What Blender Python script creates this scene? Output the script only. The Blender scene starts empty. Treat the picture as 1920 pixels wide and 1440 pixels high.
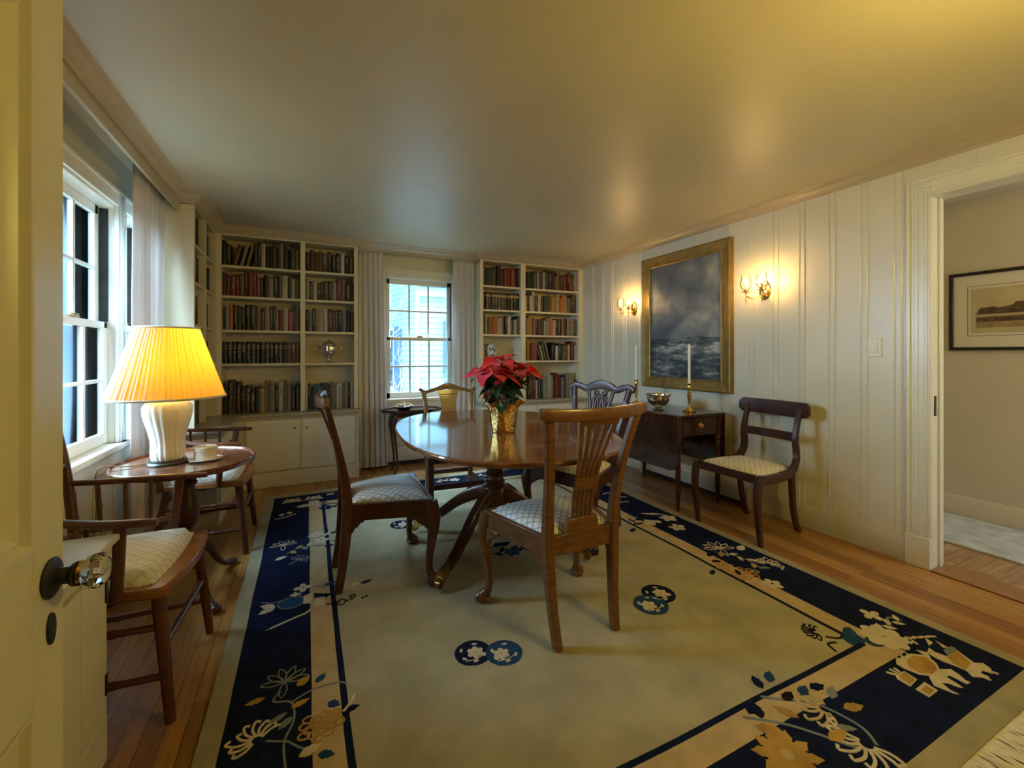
import bpy, bmesh, math, random
from mathutils import Vector, Matrix, noise
R = math.radians
C = bpy.context.scene
COL = C.collection
PI = math.pi

# ------------------------------------------------------------------ camera
cam_d = bpy.data.cameras.new('camera')
cam_d.sensor_width = 36.0
cam_d.lens = 812.0 / 1920.0 * 36.0
cam_d.shift_y = -56.0 / 1920.0
cam_d.clip_start = 0.02
cam = bpy.data.objects.new('camera', cam_d)
cam.location = (0, 0, 1.18)
cam.rotation_euler = (R(90), 0, -R(25.425))
COL.objects.link(cam)
C.camera = cam

# ------------------------------------------------------------------ exposure
C.view_settings.view_transform = 'Standard'
C.view_settings.look = 'None'
C.view_settings.exposure = 1.0
C.view_settings.gamma = 1.0
C.view_settings.use_curve_mapping = False
C.cycles.max_bounces = 10
C.cycles.diffuse_bounces = 6
C.cycles.glossy_bounces = 4
C.cycles.transparent_max_bounces = 16
C.cycles.sample_clamp_indirect = 6.0
C.cycles.caustics_reflective = False
C.cycles.caustics_refractive = False
C.cycles.use_denoising = True

# ------------------------------------------------------------------ world: bright overcast winter sky, cool against the lamps
SKY = 1.9
w = bpy.data.worlds.new('winter_sky')
C.world = w
w.use_nodes = True
nt = w.node_tree
nt.nodes.clear()
wo = nt.nodes.new('ShaderNodeOutputWorld')
wb = nt.nodes.new('ShaderNodeBackground')
tc = nt.nodes.new('ShaderNodeTexCoord')
nz = nt.nodes.new('ShaderNodeTexNoise')
nz.inputs['Scale'].default_value = 2.2
nz.inputs['Detail'].default_value = 4
rp = nt.nodes.new('ShaderNodeValToRGB')
rp.color_ramp.elements[0].position = 0.35
rp.color_ramp.elements[0].color = (0.20, 0.48, 0.85, 1)
rp.color_ramp.elements[1].position = 0.7
rp.color_ramp.elements[1].color = (0.42, 0.72, 1.0, 1)
nt.links.new(tc.outputs['Generated'], nz.inputs['Vector'])
nt.links.new(nz.outputs['Fac'], rp.inputs['Fac'])
nt.links.new(rp.outputs['Color'], wb.inputs['Color'])
wb.inputs['Strength'].default_value = SKY
nt.links.new(wb.outputs['Background'], wo.inputs['Surface'])


def portal(name, loc, rot, sx, sy):
    l = bpy.data.lights.new(name, 'AREA')
    l.shape = 'RECTANGLE'
    l.size = sx
    l.size_y = sy
    l.cycles.is_portal = True
    o = bpy.data.objects.new(name, l)
    o.location = loc
    o.rotation_euler = rot
    COL.objects.link(o)


portal('daylight_portal', (-1.10, 2.75, 1.34), (0, -R(90), 0), 1.34, 0.80)
portal('daylight_portal', (-1.10, 3.38, 1.34), (0, -R(90), 0), 1.34, 0.36)
portal('daylight_portal', (1.132, 4.86, 1.35), (-R(90), 0, 0), 0.77, 1.32)


def point(name, loc, e, col, r=0.05):
    l = bpy.data.lights.new(name, 'POINT')
    l.energy = e
    l.color = col
    l.shadow_soft_size = r
    o = bpy.data.objects.new(name, l)
    o.location = loc
    COL.objects.link(o)
    return o




def daylight(name, loc, aim, e, sx, sy, col):
    """area lamp aimed at a point, standing in for daylight"""
    l = bpy.data.lights.new(name, 'AREA')
    l.shape = 'RECTANGLE'
    l.size, l.size_y = sx, sy
    l.energy = e
    l.color = col
    o = bpy.data.objects.new(name, l)
    o.location = loc
    o.rotation_euler = (Vector(aim) - Vector(loc)).to_track_quat('-Z', 'Y').to_euler()
    COL.objects.link(o)


daylight('added_panel_left', (-4.3, 2.6, 2.9), (0.3, 2.5, 1.0), 1350, 5.0, 4.2, (0.55, 0.76, 1.0))  # added panel out of view, brightens the room through the left windows
daylight('added_panel_back', (1.2, 7.0, 4.6), (1.13, 4.4, 1.0), 700, 2.6, 1.8, (0.55, 0.76, 1.0))  # second added panel, above the view, pushes light in at the back window

# warm lamp in the near part of the room and the hall's own lamp and window, all beyond the frame
point('room_lamp_light', (1.55, 0.16, 1.72), 13, (1.0, 0.73, 0.17), 0.12)
point('hall_lamp_light', (3.75, -0.1, 1.9), 6, (1.0, 0.74, 0.38), 0.1)
daylight('hall_window_light', (3.9, -0.9, 1.5), (3.9, 1.0, 0.2), 10, 0.8, 0.8, (0.62, 0.82, 1.0))

# ------------------------------------------------------------------ helpers: tagging


def tag(o, label=None, cat=None, group=None, kind=None):
    if label: o['label'] = label
    if cat: o['category'] = cat
    if group: o['group'] = group
    if kind: o['kind'] = kind
    return o


def empty(name, loc=(0, 0, 0), rz=0.0, label=None, cat=None, group=None, kind=None):
    o = bpy.data.objects.new(name, None)
    o.location = loc
    o.rotation_euler = (0, 0, rz)
    o.empty_display_size = 0.1
    COL.objects.link(o)
    return tag(o, label, cat, group, kind)


def copy_tree(o, parent=None):
    c = o.copy()
    COL.objects.link(c)
    c.parent = parent
    for ch in list(o.children):
        copy_tree(ch, c)
    return c


# ------------------------------------------------------------------ helpers: meshes
class MB:
    def __init__(self):
        self.bm = bmesh.new()
        self.m = Matrix.Identity(4)

    def v(self, p):
        return self.bm.verts.new(self.m @ Vector(p))

    def f(self, vs, mi=0):
        try:
            fc = self.bm.faces.new(vs)
            fc.material_index = mi
            return fc
        except ValueError:
            return None

    def box(self, x0, x1, y0, y1, z0, z1, mi=0):
        a = [self.v(p) for p in ((x0, y0, z0), (x1, y0, z0), (x1, y1, z0), (x0, y1, z0),
                                 (x0, y0, z1), (x1, y0, z1), (x1, y1, z1), (x0, y1, z1))]
        for q in ((0, 3, 2, 1), (4, 5, 6, 7), (0, 1, 5, 4), (1, 2, 6, 5), (2, 3, 7, 6), (3, 0, 4, 7)):
            self.f([a[i] for i in q], mi)
        return self

    def prism(self, pts, z0, z1, mi=0, axis='z', mi_top=None):
        def P(u, v, h):
            return (u, v, h) if axis == 'z' else ((u, h, v) if axis == 'y' else (h, u, v))
        lo = [self.v(P(u, v, z0)) for u, v in pts]
        hi = [self.v(P(u, v, z1)) for u, v in pts]
        n = len(pts)
        self.f(list(reversed(lo)), mi)
        self.f(hi, mi if mi_top is None else mi_top)
        for i in range(n):
            j = (i + 1) % n
            self.f([lo[i], lo[j], hi[j], hi[i]], mi)
        return self

    def loft(self, rings, mi=0, caps=True, closed=False):
        rs = [[self.v(p) for p in r] for r in rings]
        n = len(rs[0])
        k = len(rs)
        for a in range(k if closed else k - 1):
            r0, r1 = rs[a], rs[(a + 1) % k]
            for i in range(n):
                j = (i + 1) % n
                self.f([r0[i], r0[j], r1[j], r1[i]], mi)
        if caps and not closed:
            self.f(list(reversed(rs[0])), mi)
            self.f(rs[-1], mi)
        return self

    def lathe(self, prof, c=(0, 0, 0), n=24, mi=0, mod=None):
        rings = []
        for r, z in prof:
            ring = []
            for i in range(n):
                t = 2 * PI * i / n
                rr = r * (mod(t, z) if mod else 1.0)
                ring.append((c[0] + rr * math.cos(t), c[1] + rr * math.sin(t), c[2] + z))
            rings.append(ring)
        return self.loft(rings, mi)

    def tube(self, path, rad, n=10, mi=0, closed=False, rect=None, up=(0, 0, 1), rnd=False):
        """sweep: rad one number or per point (number or (a, b)); rect makes a four-sided section"""
        P = [Vector(p) for p in path]
        k = len(P)
        rings = []
        prev = None
        for i in range(k):
            if closed:
                t = P[(i + 1) % k] - P[i - 1]
            else:
                t = P[min(i + 1, k - 1)] - P[max(i - 1, 0)]
            t.normalize()
            u = Vector(up) if prev is None else prev
            a = u - t * u.dot(t)
            if a.length < 1e-4:
                a = Vector((1, 0, 0)) - t * t.x
            a.normalize()
            b = t.cross(a)
            prev = a
            r = rad[i] if isinstance(rad, (list, tuple)) and not (len(rad) == 2 and k != 2 and not isinstance(rad[0], (list, tuple))) else rad
            ra, rb = r if isinstance(r, (list, tuple)) else (r, r)
            ring = []
            if rect:
                c = 0.28 if rnd else 0.0
                if c:
                    sec = [(1, 1 - c), (1 - c, 1), (-1 + c, 1), (-1, 1 - c), (-1, -1 + c), (-1 + c, -1), (1 - c, -1), (1, -1 + c)]
                else:
                    sec = [(1, 1), (-1, 1), (-1, -1), (1, -1)]
                for s, q in sec:
                    ring.append(P[i] + a * ra * s + b * rb * q)
            else:
                for j in range(n):
                    th = 2 * PI * j / n
                    ring.append(P[i] + a * ra * math.cos(th) + b * rb * math.sin(th))
            rings.append(ring)
        return self.loft(rings, mi, closed=closed)

    def sphere(self, c, r, n=12, mi=0, s=(1, 1, 1)):
        rings = []
        m = max(5, n // 2)
        for i in range(1, m):
            ph = PI * i / m
            rings.append([(c[0] + r * s[0] * math.sin(ph) * math.cos(2 * PI * j / n),
                           c[1] + r * s[1] * math.sin(ph) * math.sin(2 * PI * j / n),
                           c[2] - r * s[2] * math.cos(ph)) for j in range(n)])
        return self.loft(rings, mi)

    def build(self, name, mats, parent=None, smooth=True, ang=38, bevel=0.0, seg=2, loc=None, rz=0.0, subs=0):
        bmesh.ops.recalc_face_normals(self.bm, faces=self.bm.faces[:])
        if name in ('leg', 'back_post'):
            for q in self.bm.verts:
                q.co.z = max(q.co.z, 0.0)
        me = bpy.data.meshes.new(name)
        self.bm.to_mesh(me)
        self.bm.free()
        if not isinstance(mats, (list, tuple)):
            mats = [mats]
        for m in mats:
            me.materials.append(m)
        if smooth:
            me.shade_smooth()
            me.set_sharp_from_angle(angle=R(ang))
        o = bpy.data.objects.new(name, me)
        COL.objects.link(o)
        if parent:
            o.parent = parent
        if loc:
            o.location = loc
        o.rotation_euler = (0, 0, rz)
        if bevel:
            b = o.modifiers.new('bevel', 'BEVEL')
            b.width = bevel
            b.segments = seg
            b.limit_method = 'ANGLE'
            b.angle_limit = R(40)
        if subs:
            s = o.modifiers.new('subsurf', 'SUBSURF')
            s.levels = subs
            s.render_levels = subs
        return o


def cr(pts, n=8):
    """Catmull-Rom through points (tuples of any length)"""
    out = []
    P = [tuple(p) for p in pts]
    for i in range(len(P) - 1):
        p0 = P[max(i - 1, 0)]
        p1, p2 = P[i], P[i + 1]
        p3 = P[min(i + 2, len(P) - 1)]
        for k in range(n):
            t = k / n
            out.append(tuple(0.5 * (2 * b + (c - a) * t + (2 * a - 5 * b + 4 * c - d) * t * t + (3 * b - a - 3 * c + d) * t ** 3)
                             for a, b, c, d in zip(p0, p1, p2, p3)))
    out.append(P[-1])
    return out


def sweep(mb, pts, st=6, **kw):
    """pts: (x, y, z, ra, rb)"""
    q = cr(pts, st)
    mb.tube([p[:3] for p in q], [(p[3], p[4]) for p in q], **kw)


# ------------------------------------------------------------------ materials
def sock(b, *names):
    for n in names:
        if n in b.inputs:
            return b.inputs[n]


def M(name, col, rough=0.5, metal=0.0, spec=None, var=0.0, vscale=6.0, bump=0.0, bscale=60.0, coat=0.0, sheen=0.0, trans=0.0, ior=None, stretch=None):
    m = bpy.data.materials.new(name)
    m.use_nodes = True
    t = m.node_tree
    b = t.nodes['Principled BSDF']
    b.inputs['Base Color'].default_value = (*col, 1)
    b.inputs['Roughness'].default_value = rough
    b.inputs['Metallic'].default_value = metal
    if spec is not None: b.inputs['Specular IOR Level'].default_value = spec
    if coat:
        b.inputs['Coat Weight'].default_value = coat
        b.inputs['Coat Roughness'].default_value = 0.08
    if sheen: b.inputs['Sheen Weight'].default_value = sheen
    if trans: b.inputs['Transmission Weight'].default_value = trans
    if ior: b.inputs['IOR'].default_value = ior
    if var or bump:
        tc = t.nodes.new('ShaderNodeTexCoord')
        mp = t.nodes.new('ShaderNodeMapping')
        if stretch: mp.inputs['Scale'].default_value = stretch
        t.links.new(tc.outputs['Object'], mp.inputs['Vector'])
    if var:
        n = t.nodes.new('ShaderNodeTexNoise')
        n.inputs['Scale'].default_value = vscale
        n.inputs['Detail'].default_value = 5
        t.links.new(mp.outputs['Vector'], n.inputs['Vector'])
        r = t.nodes.new('ShaderNodeValToRGB')
        r.color_ramp.elements[0].position = 0.3
        r.color_ramp.elements[1].position = 0.7
        r.color_ramp.elements[0].color = tuple(max(0, c * (1 - var)) for c in col) + (1,)
        r.color_ramp.elements[1].color = tuple(min(1, c * (1 + var)) for c in col) + (1,)
        t.links.new(n.outputs['Fac'], r.inputs['Fac'])
        t.links.new(r.outputs['Color'], b.inputs['Base Color'])
    if bump:
        n2 = t.nodes.new('ShaderNodeTexNoise')
        n2.inputs['Scale'].default_value = bscale
        n2.inputs['Detail'].default_value = 4
        t.links.new(mp.outputs['Vector'], n2.inputs['Vector'])
        bp = t.nodes.new('ShaderNodeBump')
        bp.inputs['Strength'].default_value = bump
        bp.inputs['Distance'].default_value = 0.01
        t.links.new(n2.outputs['Fac'], bp.inputs['Height'])
        t.links.new(bp.outputs['Normal'], b.inputs['Normal'])
    return m


def wood(name, dark, light, rough=0.3, scale=(1, 1, 1), coat=0.0, k=9.0):
    m = bpy.data.materials.new(name)
    m.use_nodes = True
    t = m.node_tree
    b = t.nodes['Principled BSDF']
    b.inputs['Roughness'].default_value = rough
    if coat:
        b.inputs['Coat Weight'].default_value = coat
        b.inputs['Coat Roughness'].default_value = 0.06
    tc = t.nodes.new('ShaderNodeTexCoord')
    mp = t.nodes.new('ShaderNodeMapping')
    mp.inputs['Scale'].default_value = scale
    n = t.nodes.new('ShaderNodeTexNoise')
    n.inputs['Scale'].default_value = k
    n.inputs['Detail'].default_value = 7
    n.inputs['Roughness'].default_value = 0.6
    n.inputs['Distortion'].default_value = 0.6
    r = t.nodes.new('ShaderNodeValToRGB')
    r.color_ramp.elements[0].position = 0.32
    r.color_ramp.elements[1].position = 0.68
    r.color_ramp.elements[0].color = (*dark, 1)
    r.color_ramp.elements[1].color = (*light, 1)
    t.links.new(tc.outputs['Object'], mp.inputs['Vector'])
    t.links.new(mp.outputs['Vector'], n.inputs['Vector'])
    t.links.new(n.outputs['Fac'], r.inputs['Fac'])
    t.links.new(r.outputs['Color'], b.inputs['Base Color'])
    return m


def planks(name, cols, width, length, along='y', rough=0.28, grain=1.0):
    """strip floor: boards run along one axis, brick texture for the joints"""
    m = bpy.data.materials.new(name)
    m.use_nodes = True
    t = m.node_tree
    b = t.nodes['Principled BSDF']
    tc = t.nodes.new('ShaderNodeTexCoord')
    mp = t.nodes.new('ShaderNodeMapping')
    if along == 'y':
        mp.inputs['Rotation'].default_value = (0, 0, R(90))
    br = t.nodes.new('ShaderNodeTexBrick')
    br.offset = 0.37
    br.inputs['Scale'].default_value = 1.0
    br.inputs['Brick Width'].default_value = length
    br.inputs['Row Height'].default_value = width
    br.inputs['Mortar Size'].default_value = 0.0012
    br.inputs['Color1'].default_value = (0, 0, 0, 1)
    br.inputs['Color2'].default_value = (1, 1, 1, 1)
    br.inputs['Mortar'].default_value = (0.5, 0.5, 0.5, 1)
    r = t.nodes.new('ShaderNodeValToRGB')
    r.color_ramp.elements[0].color = (*cols[0], 1)
    r.color_ramp.elements[1].color = (*cols[2], 1)
    e = r.color_ramp.elements.new(0.5)
    e.color = (*cols[1], 1)
    mp2 = t.nodes.new('ShaderNodeMapping')
    mp2.inputs['Scale'].default_value = (28, 1.6, 1) if along == 'y' else (1.6, 28, 1)
    n = t.nodes.new('ShaderNodeTexNoise')
    n.inputs['Scale'].default_value = 2.4
    n.inputs['Detail'].default_value = 6
    mx = t.nodes.new('ShaderNodeMix')
    mx.data_type = 'RGBA'
    mx.blend_type = 'MULTIPLY'
    mx.inputs[0].default_value = 0.55 * grain
    r2 = t.nodes.new('ShaderNodeValToRGB')
    r2.color_ramp.elements[0].color = (0.35, 0.3, 0.26, 1)
    r2.color_ramp.elements[0].position = 0.3
    r2.color_ramp.elements[1].color = (1, 1, 1, 1)
    r2.color_ramp.elements[1].position = 0.62
    mm = t.nodes.new('ShaderNodeMix')
    mm.data_type = 'RGBA'
    mm.inputs[7].default_value = (0.06, 0.03, 0.012, 1)
    L = t.links.new
    L(tc.outputs['Object'], mp.inputs['Vector'])
    L(mp.outputs['Vector'], br.inputs['Vector'])
    L(br.outputs['Color'], r.inputs['Fac'])
    L(tc.outputs['Object'], mp2.inputs['Vector'])
    L(mp2.outputs['Vector'], n.inputs['Vector'])
    L(n.outputs['Fac'], r2.inputs['Fac'])
    L(r.outputs['Color'], mx.inputs[6])
    L(r2.outputs['Color'], mx.inputs[7])
    L(mx.outputs[2], mm.inputs[6])
    L(br.outputs['Fac'], mm.inputs[0])
    L(mm.outputs[2], b.inputs['Base Color'])
    b.inputs['Roughness'].default_value = rough
    return m


def glass_thin(name, tint=(1, 1, 1), gl=0.06):
    m = bpy.data.materials.new(name)
    m.use_nodes = True
    t = m.node_tree
    t.nodes.clear()
    o = t.nodes.new('ShaderNodeOutputMaterial')
    a = t.nodes.new('ShaderNodeBsdfTransparent')
    a.inputs['Color'].default_value = (*tint, 1)
    g = t.nodes.new('ShaderNodeBsdfGlossy')
    g.inputs['Roughness'].default_value = 0.02
    lw = t.nodes.new('ShaderNodeLayerWeight')
    lw.inputs['Blend'].default_value = gl
    x = t.nodes.new('ShaderNodeMixShader')
    t.links.new(lw.outputs['Fresnel'], x.inputs[0])
    t.links.new(a.outputs[0], x.inputs[1])
    t.links.new(g.outputs[0], x.inputs[2])
    t.links.new(x.outputs[0], o.inputs[0])
    return m


def emit(name, col, s):
    m = bpy.data.materials.new(name)
    m.use_nodes = True
    t = m.node_tree
    t.nodes.clear()
    o = t.nodes.new('ShaderNodeOutputMaterial')
    e = t.nodes.new('ShaderNodeEmission')
    e.inputs['Color'].default_value = (*col, 1)
    e.inputs['Strength'].default_value = s
    t.links.new(e.outputs[0], o.inputs[0])
    return m


def cloth(name, col, tl, var=0.08, tcol=None):
    """thin fabric: diffuse with some light through"""
    m = bpy.data.materials.new(name)
    m.use_nodes = True
    t = m.node_tree
    t.nodes.clear()
    o = t.nodes.new('ShaderNodeOutputMaterial')
    d = t.nodes.new('ShaderNodeBsdfDiffuse')
    q = t.nodes.new('ShaderNodeBsdfTranslucent')
    x = t.nodes.new('ShaderNodeMixShader')
    x.inputs[0].default_value = tl
    tc = t.nodes.new('ShaderNodeTexCoord')
    n = t.nodes.new('ShaderNodeTexNoise')
    n.inputs['Scale'].default_value = 260
    r = t.nodes.new('ShaderNodeValToRGB')
    r.color_ramp.elements[0].color = tuple(c * (1 - var) for c in col) + (1,)
    r.color_ramp.elements[1].color = tuple(min(1, c * (1 + var)) for c in col) + (1,)
    t.links.new(tc.outputs['Object'], n.inputs['Vector'])
    t.links.new(n.outputs['Fac'], r.inputs['Fac'])
    t.links.new(r.outputs['Color'], d.inputs['Color'])
    if tcol: q.inputs['Color'].default_value = (*tcol, 1)
    else: t.links.new(r.outputs['Color'], q.inputs['Color'])
    t.links.new(d.outputs[0], x.inputs[1])
    t.links.new(q.outputs[0], x.inputs[2])
    t.links.new(x.outputs[0], o.inputs[0])
    return m


def damask(name, ground, line, k=26.0):
    """woven lattice of diamonds with a small raised centre"""
    m = bpy.data.materials.new(name)
    m.use_nodes = True
    t = m.node_tree
    L = t.links.new
    b = t.nodes['Principled BSDF']
    b.inputs['Roughness'].default_value = 0.55
    b.inputs['Sheen Weight'].default_value = 0.25
    tc = t.nodes.new('ShaderNodeTexCoord')
    sp = t.nodes.new('ShaderNodeSeparateXYZ')
    L(tc.outputs['Object'], sp.inputs[0])

    def math_(op, a, bb=None):
        n = t.nodes.new('ShaderNodeMath')
        n.operation = op
        for i, q in enumerate((a, bb)):
            if q is None: continue
            if isinstance(q, (int, float)): n.inputs[i].default_value = q
            else: L(q, n.inputs[i])
        return n.outputs[0]
    sy = math_('MULTIPLY', sp.outputs['Y'], 0.8)
    u = math_('ADD', sp.outputs['X'], sy)
    v = math_('SUBTRACT', sp.outputs['X'], sy)
    du = math_('ABSOLUTE', math_('SUBTRACT', math_('FRACT', math_('MULTIPLY', u, k)), 0.5))
    dv = math_('ABSOLUTE', math_('SUBTRACT', math_('FRACT', math_('MULTIPLY', v, k)), 0.5))
    mxx = math_('MAXIMUM', du, dv)
    mr = t.nodes.new('ShaderNodeMapRange')
    mr.inputs['From Min'].default_value = 0.36
    mr.inputs['From Max'].default_value = 0.44
    L(mxx, mr.inputs['Value'])
    cm = t.nodes.new('ShaderNodeMix')
    cm.data_type = 'RGBA'
    cm.inputs[6].default_value = (*ground, 1)
    cm.inputs[7].default_value = (*line, 1)
    L(mr.outputs[0], cm.inputs[0])
    L(cm.outputs[2], b.inputs['Base Color'])
    bp = t.nodes.new('ShaderNodeBump')
    bp.inputs['Strength'].default_value = 0.5
    bp.inputs['Distance'].default_value = 0.004
    L(math_('SUBTRACT', 0.5, mxx), bp.inputs['Height'])
    L(bp.outputs['Normal'], b.inputs['Normal'])
    return m


CREAM = M('cream_wall_paint', (0.70, 0.665, 0.52), 0.33, var=0.03, vscale=3, bump=0.05, bscale=40)
TRIMP = M('tan_trim_paint', (0.50, 0.42, 0.29), 0.38, var=0.05, vscale=5)
DOORP = M('cream_door_paint', (0.66, 0.62, 0.46), 0.3, var=0.03, vscale=4)
CASEP = M('bookcase_paint', (0.70, 0.64, 0.46), 0.4, var=0.04, vscale=4)
CABP = M('cabinet_paint', (0.72, 0.68, 0.55), 0.4, var=0.04, vscale=4)
COUNTP = M('counter_paint', (0.42, 0.36, 0.26), 0.3, var=0.05, vscale=4)
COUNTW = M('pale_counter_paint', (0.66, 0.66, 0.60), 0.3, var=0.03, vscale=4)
CEILP = M('ceiling_paint', (0.60, 0.545, 0.40), 0.42, spec=0.6, var=0.03, vscale=2, bump=0.10, bscale=9)
SASHP = M('white_sash_paint', (0.80, 0.78, 0.68), 0.35, var=0.04, vscale=5)
BLACKT = M('sooty_track', (0.02, 0.022, 0.022), 0.5, var=0.5, vscale=30)  # near-black with random mottling
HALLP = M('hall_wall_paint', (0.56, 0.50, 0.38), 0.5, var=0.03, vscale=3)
FLOORM = planks('oak_strip_floor', ((0.30, 0.13, 0.030), (0.42, 0.20, 0.048), (0.52, 0.27, 0.072)), 0.057, 1.3, 'y', 0.33)
HFLOORM = planks('hall_oak_floor', ((0.36, 0.20, 0.10), (0.46, 0.28, 0.15), (0.52, 0.34, 0.20)), 0.075, 0.3, 'x', 0.35)
GLASS = glass_thin('window_glass', (0.93, 0.98, 1.0))
CLEAR = glass_thin('clear_glass', (0.98, 0.97, 0.95), 0.12)
MAHOG = wood('dark_mahogany', (0.028, 0.009, 0.006), (0.075, 0.022, 0.012), 0.36, (2, 2, 14), 0.0, 7)
WALNUT = wood('walnut_chair_wood', (0.045, 0.015, 0.008), (0.115, 0.04, 0.018), 0.3, (3, 3, 12), 0.2, 7)
HONEY = wood('honey_mahogany', (0.085, 0.032, 0.010), (0.20, 0.085, 0.026), 0.32, (3, 3, 12), 0.2, 7)
TABLEW = wood('polished_table_mahogany', (0.13, 0.042, 0.013), (0.27, 0.10, 0.03), 0.13, (2.2, 14, 2), 0.5, 3.0)
TEAW = wood('tea_table_cherry', (0.10, 0.035, 0.018), (0.22, 0.085, 0.04), 0.18, (10, 2, 2), 0.4, 4)
PEMW = wood('pembroke_mahogany', (0.024, 0.008, 0.005), (0.062, 0.02, 0.010), 0.20, (12, 2, 2), 0.3, 4)
OAKC = wood('bamboo_turned_wood', (0.060, 0.019, 0.010), (0.125, 0.042, 0.020), 0.3, (3, 3, 10), 0.2, 7)
SEATW = wood('armchair_seat_wood', (0.16, 0.055, 0.012), (0.33, 0.13, 0.03), 0.28, (10, 2, 2), 0.2, 6)
DAMB = damask('cream_and_blue_damask', (0.74, 0.73, 0.64), (0.30, 0.36, 0.42), 28)
DAMG = damask('cream_and_gold_damask', (0.74, 0.67, 0.46), (0.50, 0.42, 0.22), 26)
DAMC = damask('cream_quilted_damask', (0.78, 0.76, 0.66), (0.60, 0.58, 0.48), 26)
BRASS = M('brass', (0.78, 0.52, 0.16), 0.22, 1.0, var=0.1)
OLDBRASS = M('aged_brass', (0.30, 0.19, 0.07), 0.35, 1.0)
SILVER = M('silver', (0.80, 0.76, 0.68), 0.14, 1.0)
IRON = M('black_iron', (0.012, 0.012, 0.012), 0.42)
GILT = M('gilt_frame', (0.30, 0.19, 0.05), 0.48, 0.6, var=0.22, vscale=14, bump=0.25, bscale=50)
PORC = M('white_porcelain', (0.88, 0.86, 0.78), 0.16, coat=0.3)
WAX = M('candle_wax', (0.86, 0.83, 0.72), 0.4)
WHITEP = M('white_plastic', (0.80, 0.77, 0.64), 0.4)
CURT = cloth('linen_curtain', (0.80, 0.77, 0.75), 0.30)
SHADE = cloth('pleated_lamp_shade', (0.82, 0.76, 0.66), 0.50, 0.03, (1.0, 0.56, 0.025))
SHADET = M('shade_trim', (0.86, 0.78, 0.62), 0.7)

# ================================================================== THE ROOM
H = 2.29
XL, XR, YB, YN = -0.96, 3.09, 4.72, -0.30      # wall faces


def struct(name, mb, mats, parent=None, **kw):
    o = mb.build(name, mats, parent, **kw)
    if parent is None:
        o['kind'] = 'structure'
    return o


struct('floor', MB().box(-1.2, 3.22, -1.75, 4.95, -0.08, 0), FLOORM)
struct('floor_hall', MB().box(3.22, 4.5, -1.75, 2.2, -0.08, 0.0), HFLOORM)
struct('trim_1', MB().box(3.06, 3.235, 0.2, 1.150, 0.0005, 0.009), wood('threshold_oak', (0.24, 0.11, 0.04), (0.36, 0.18, 0.07), 0.3, (14, 2, 2)), bevel=0.003)
struct('ceiling', MB().box(-1.2, 4.5, -1.75, 4.95, H, H + 0.08), CEILP)


def wall_with_holes(mb, axis, c0, c1, a0, a1, z0, z1, holes):
    """slab between c0 and c1 across the wall, along a0..a1, with rectangular holes (a, b, zlo, zhi)"""
    def bx(p, q, lo, hi):
        if q - p < 1e-4 or hi - lo < 1e-4: return
        if axis == 'x': mb.box(c0, c1, p, q, lo, hi)
        else: mb.box(p, q, c0, c1, lo, hi)
    cur = a0
    for a, b, lo, hi in sorted(holes):
        bx(cur, a, z0, z1)
        bx(a, b, z0, lo)
        bx(a, b, hi, z1)
        cur = b
    bx(cur, a1, z0, z1)


# right wall: painted vertical boards with double-bead joints
mb = MB()
DH = 2.042
wall_with_holes(mb, 'x', XR, XR + 0.13, -1.75, 4.95, 0, H, [(0.22, 1.18, -0.01, DH + 0.028)])
for y in (4.249, 4.054, 3.89, 3.675, 3.429, 3.15, 2.768, 2.42, 2.211, 2.023, 1.839, 1.651, 1.469, 1.30):
    for d in (-0.017, 0.017):
        mb.tube([(XR, y + d, 0.12), (XR, y + d, H - 0.03)], [(0.005, 0.005)] * 2, n=6)
    mb.box(XR - 0.0015, XR, y - 0.012, y + 0.012, 0.12, H - 0.03)
for y in (0.55, 0.98):
    mb.box(XR - 0.002, XR, y - 0.003, y + 0.003, 2.16, H - 0.03)
struct('wall_right', mb, CREAM)

mb = MB()
wall_with_holes(mb, 'x', XL - 0.14, XL, -1.75, 4.95, 0, H, [(2.36, 3.14, 0.685, 2.005), (3.205, 3.56, 0.685, 2.005)])
for y in (1.85, 2.02, 2.25, 2.43, 2.68, 2.86, 3.10, 3.33, 3.52):
    mb.box(XL, XL + 0.004, y - 0.012, y + 0.012, 0.14, 0.56)
    mb.tube([(XL + 0.004, y - 0.014, 0.14), (XL + 0.004, y - 0.014, 0.56)], [0.004, 0.004], n=6)
struct('wall_left', mb, CREAM)

mb = MB()
wall_with_holes(mb, 'y', YB, YB + 0.14, -1.1, 3.22, 0, H, [(0.757, 1.507, 0.70, 2.005)])
for x in (0.60, 0.82, 1.02, 1.10, 1.29, 1.36, 1.60):
    mb.box(x - 0.003, x + 0.003, YB - 0.003, YB, 2.075, H)
struct('wall_back', mb, CREAM)
mb = MB()
wall_with_holes(mb, 'y', -0.10, 0.02, XL, XR, 0, H, [(-0.345, 0.50, -0.01, 2.05)])
struct('wall_near', mb, CREAM)
struct('wall_entry', MB().box(-1.2, 4.5, -1.75, -1.6, 0, H), HALLP)
struct('wall_hall_far', MB().box(4.30, 4.5, -1.75, 2.2, 0, H), HALLP)
struct('wall_hall_end', MB().box(3.22, 4.5, 2.0, 2.2, 0, H), HALLP)


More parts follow.
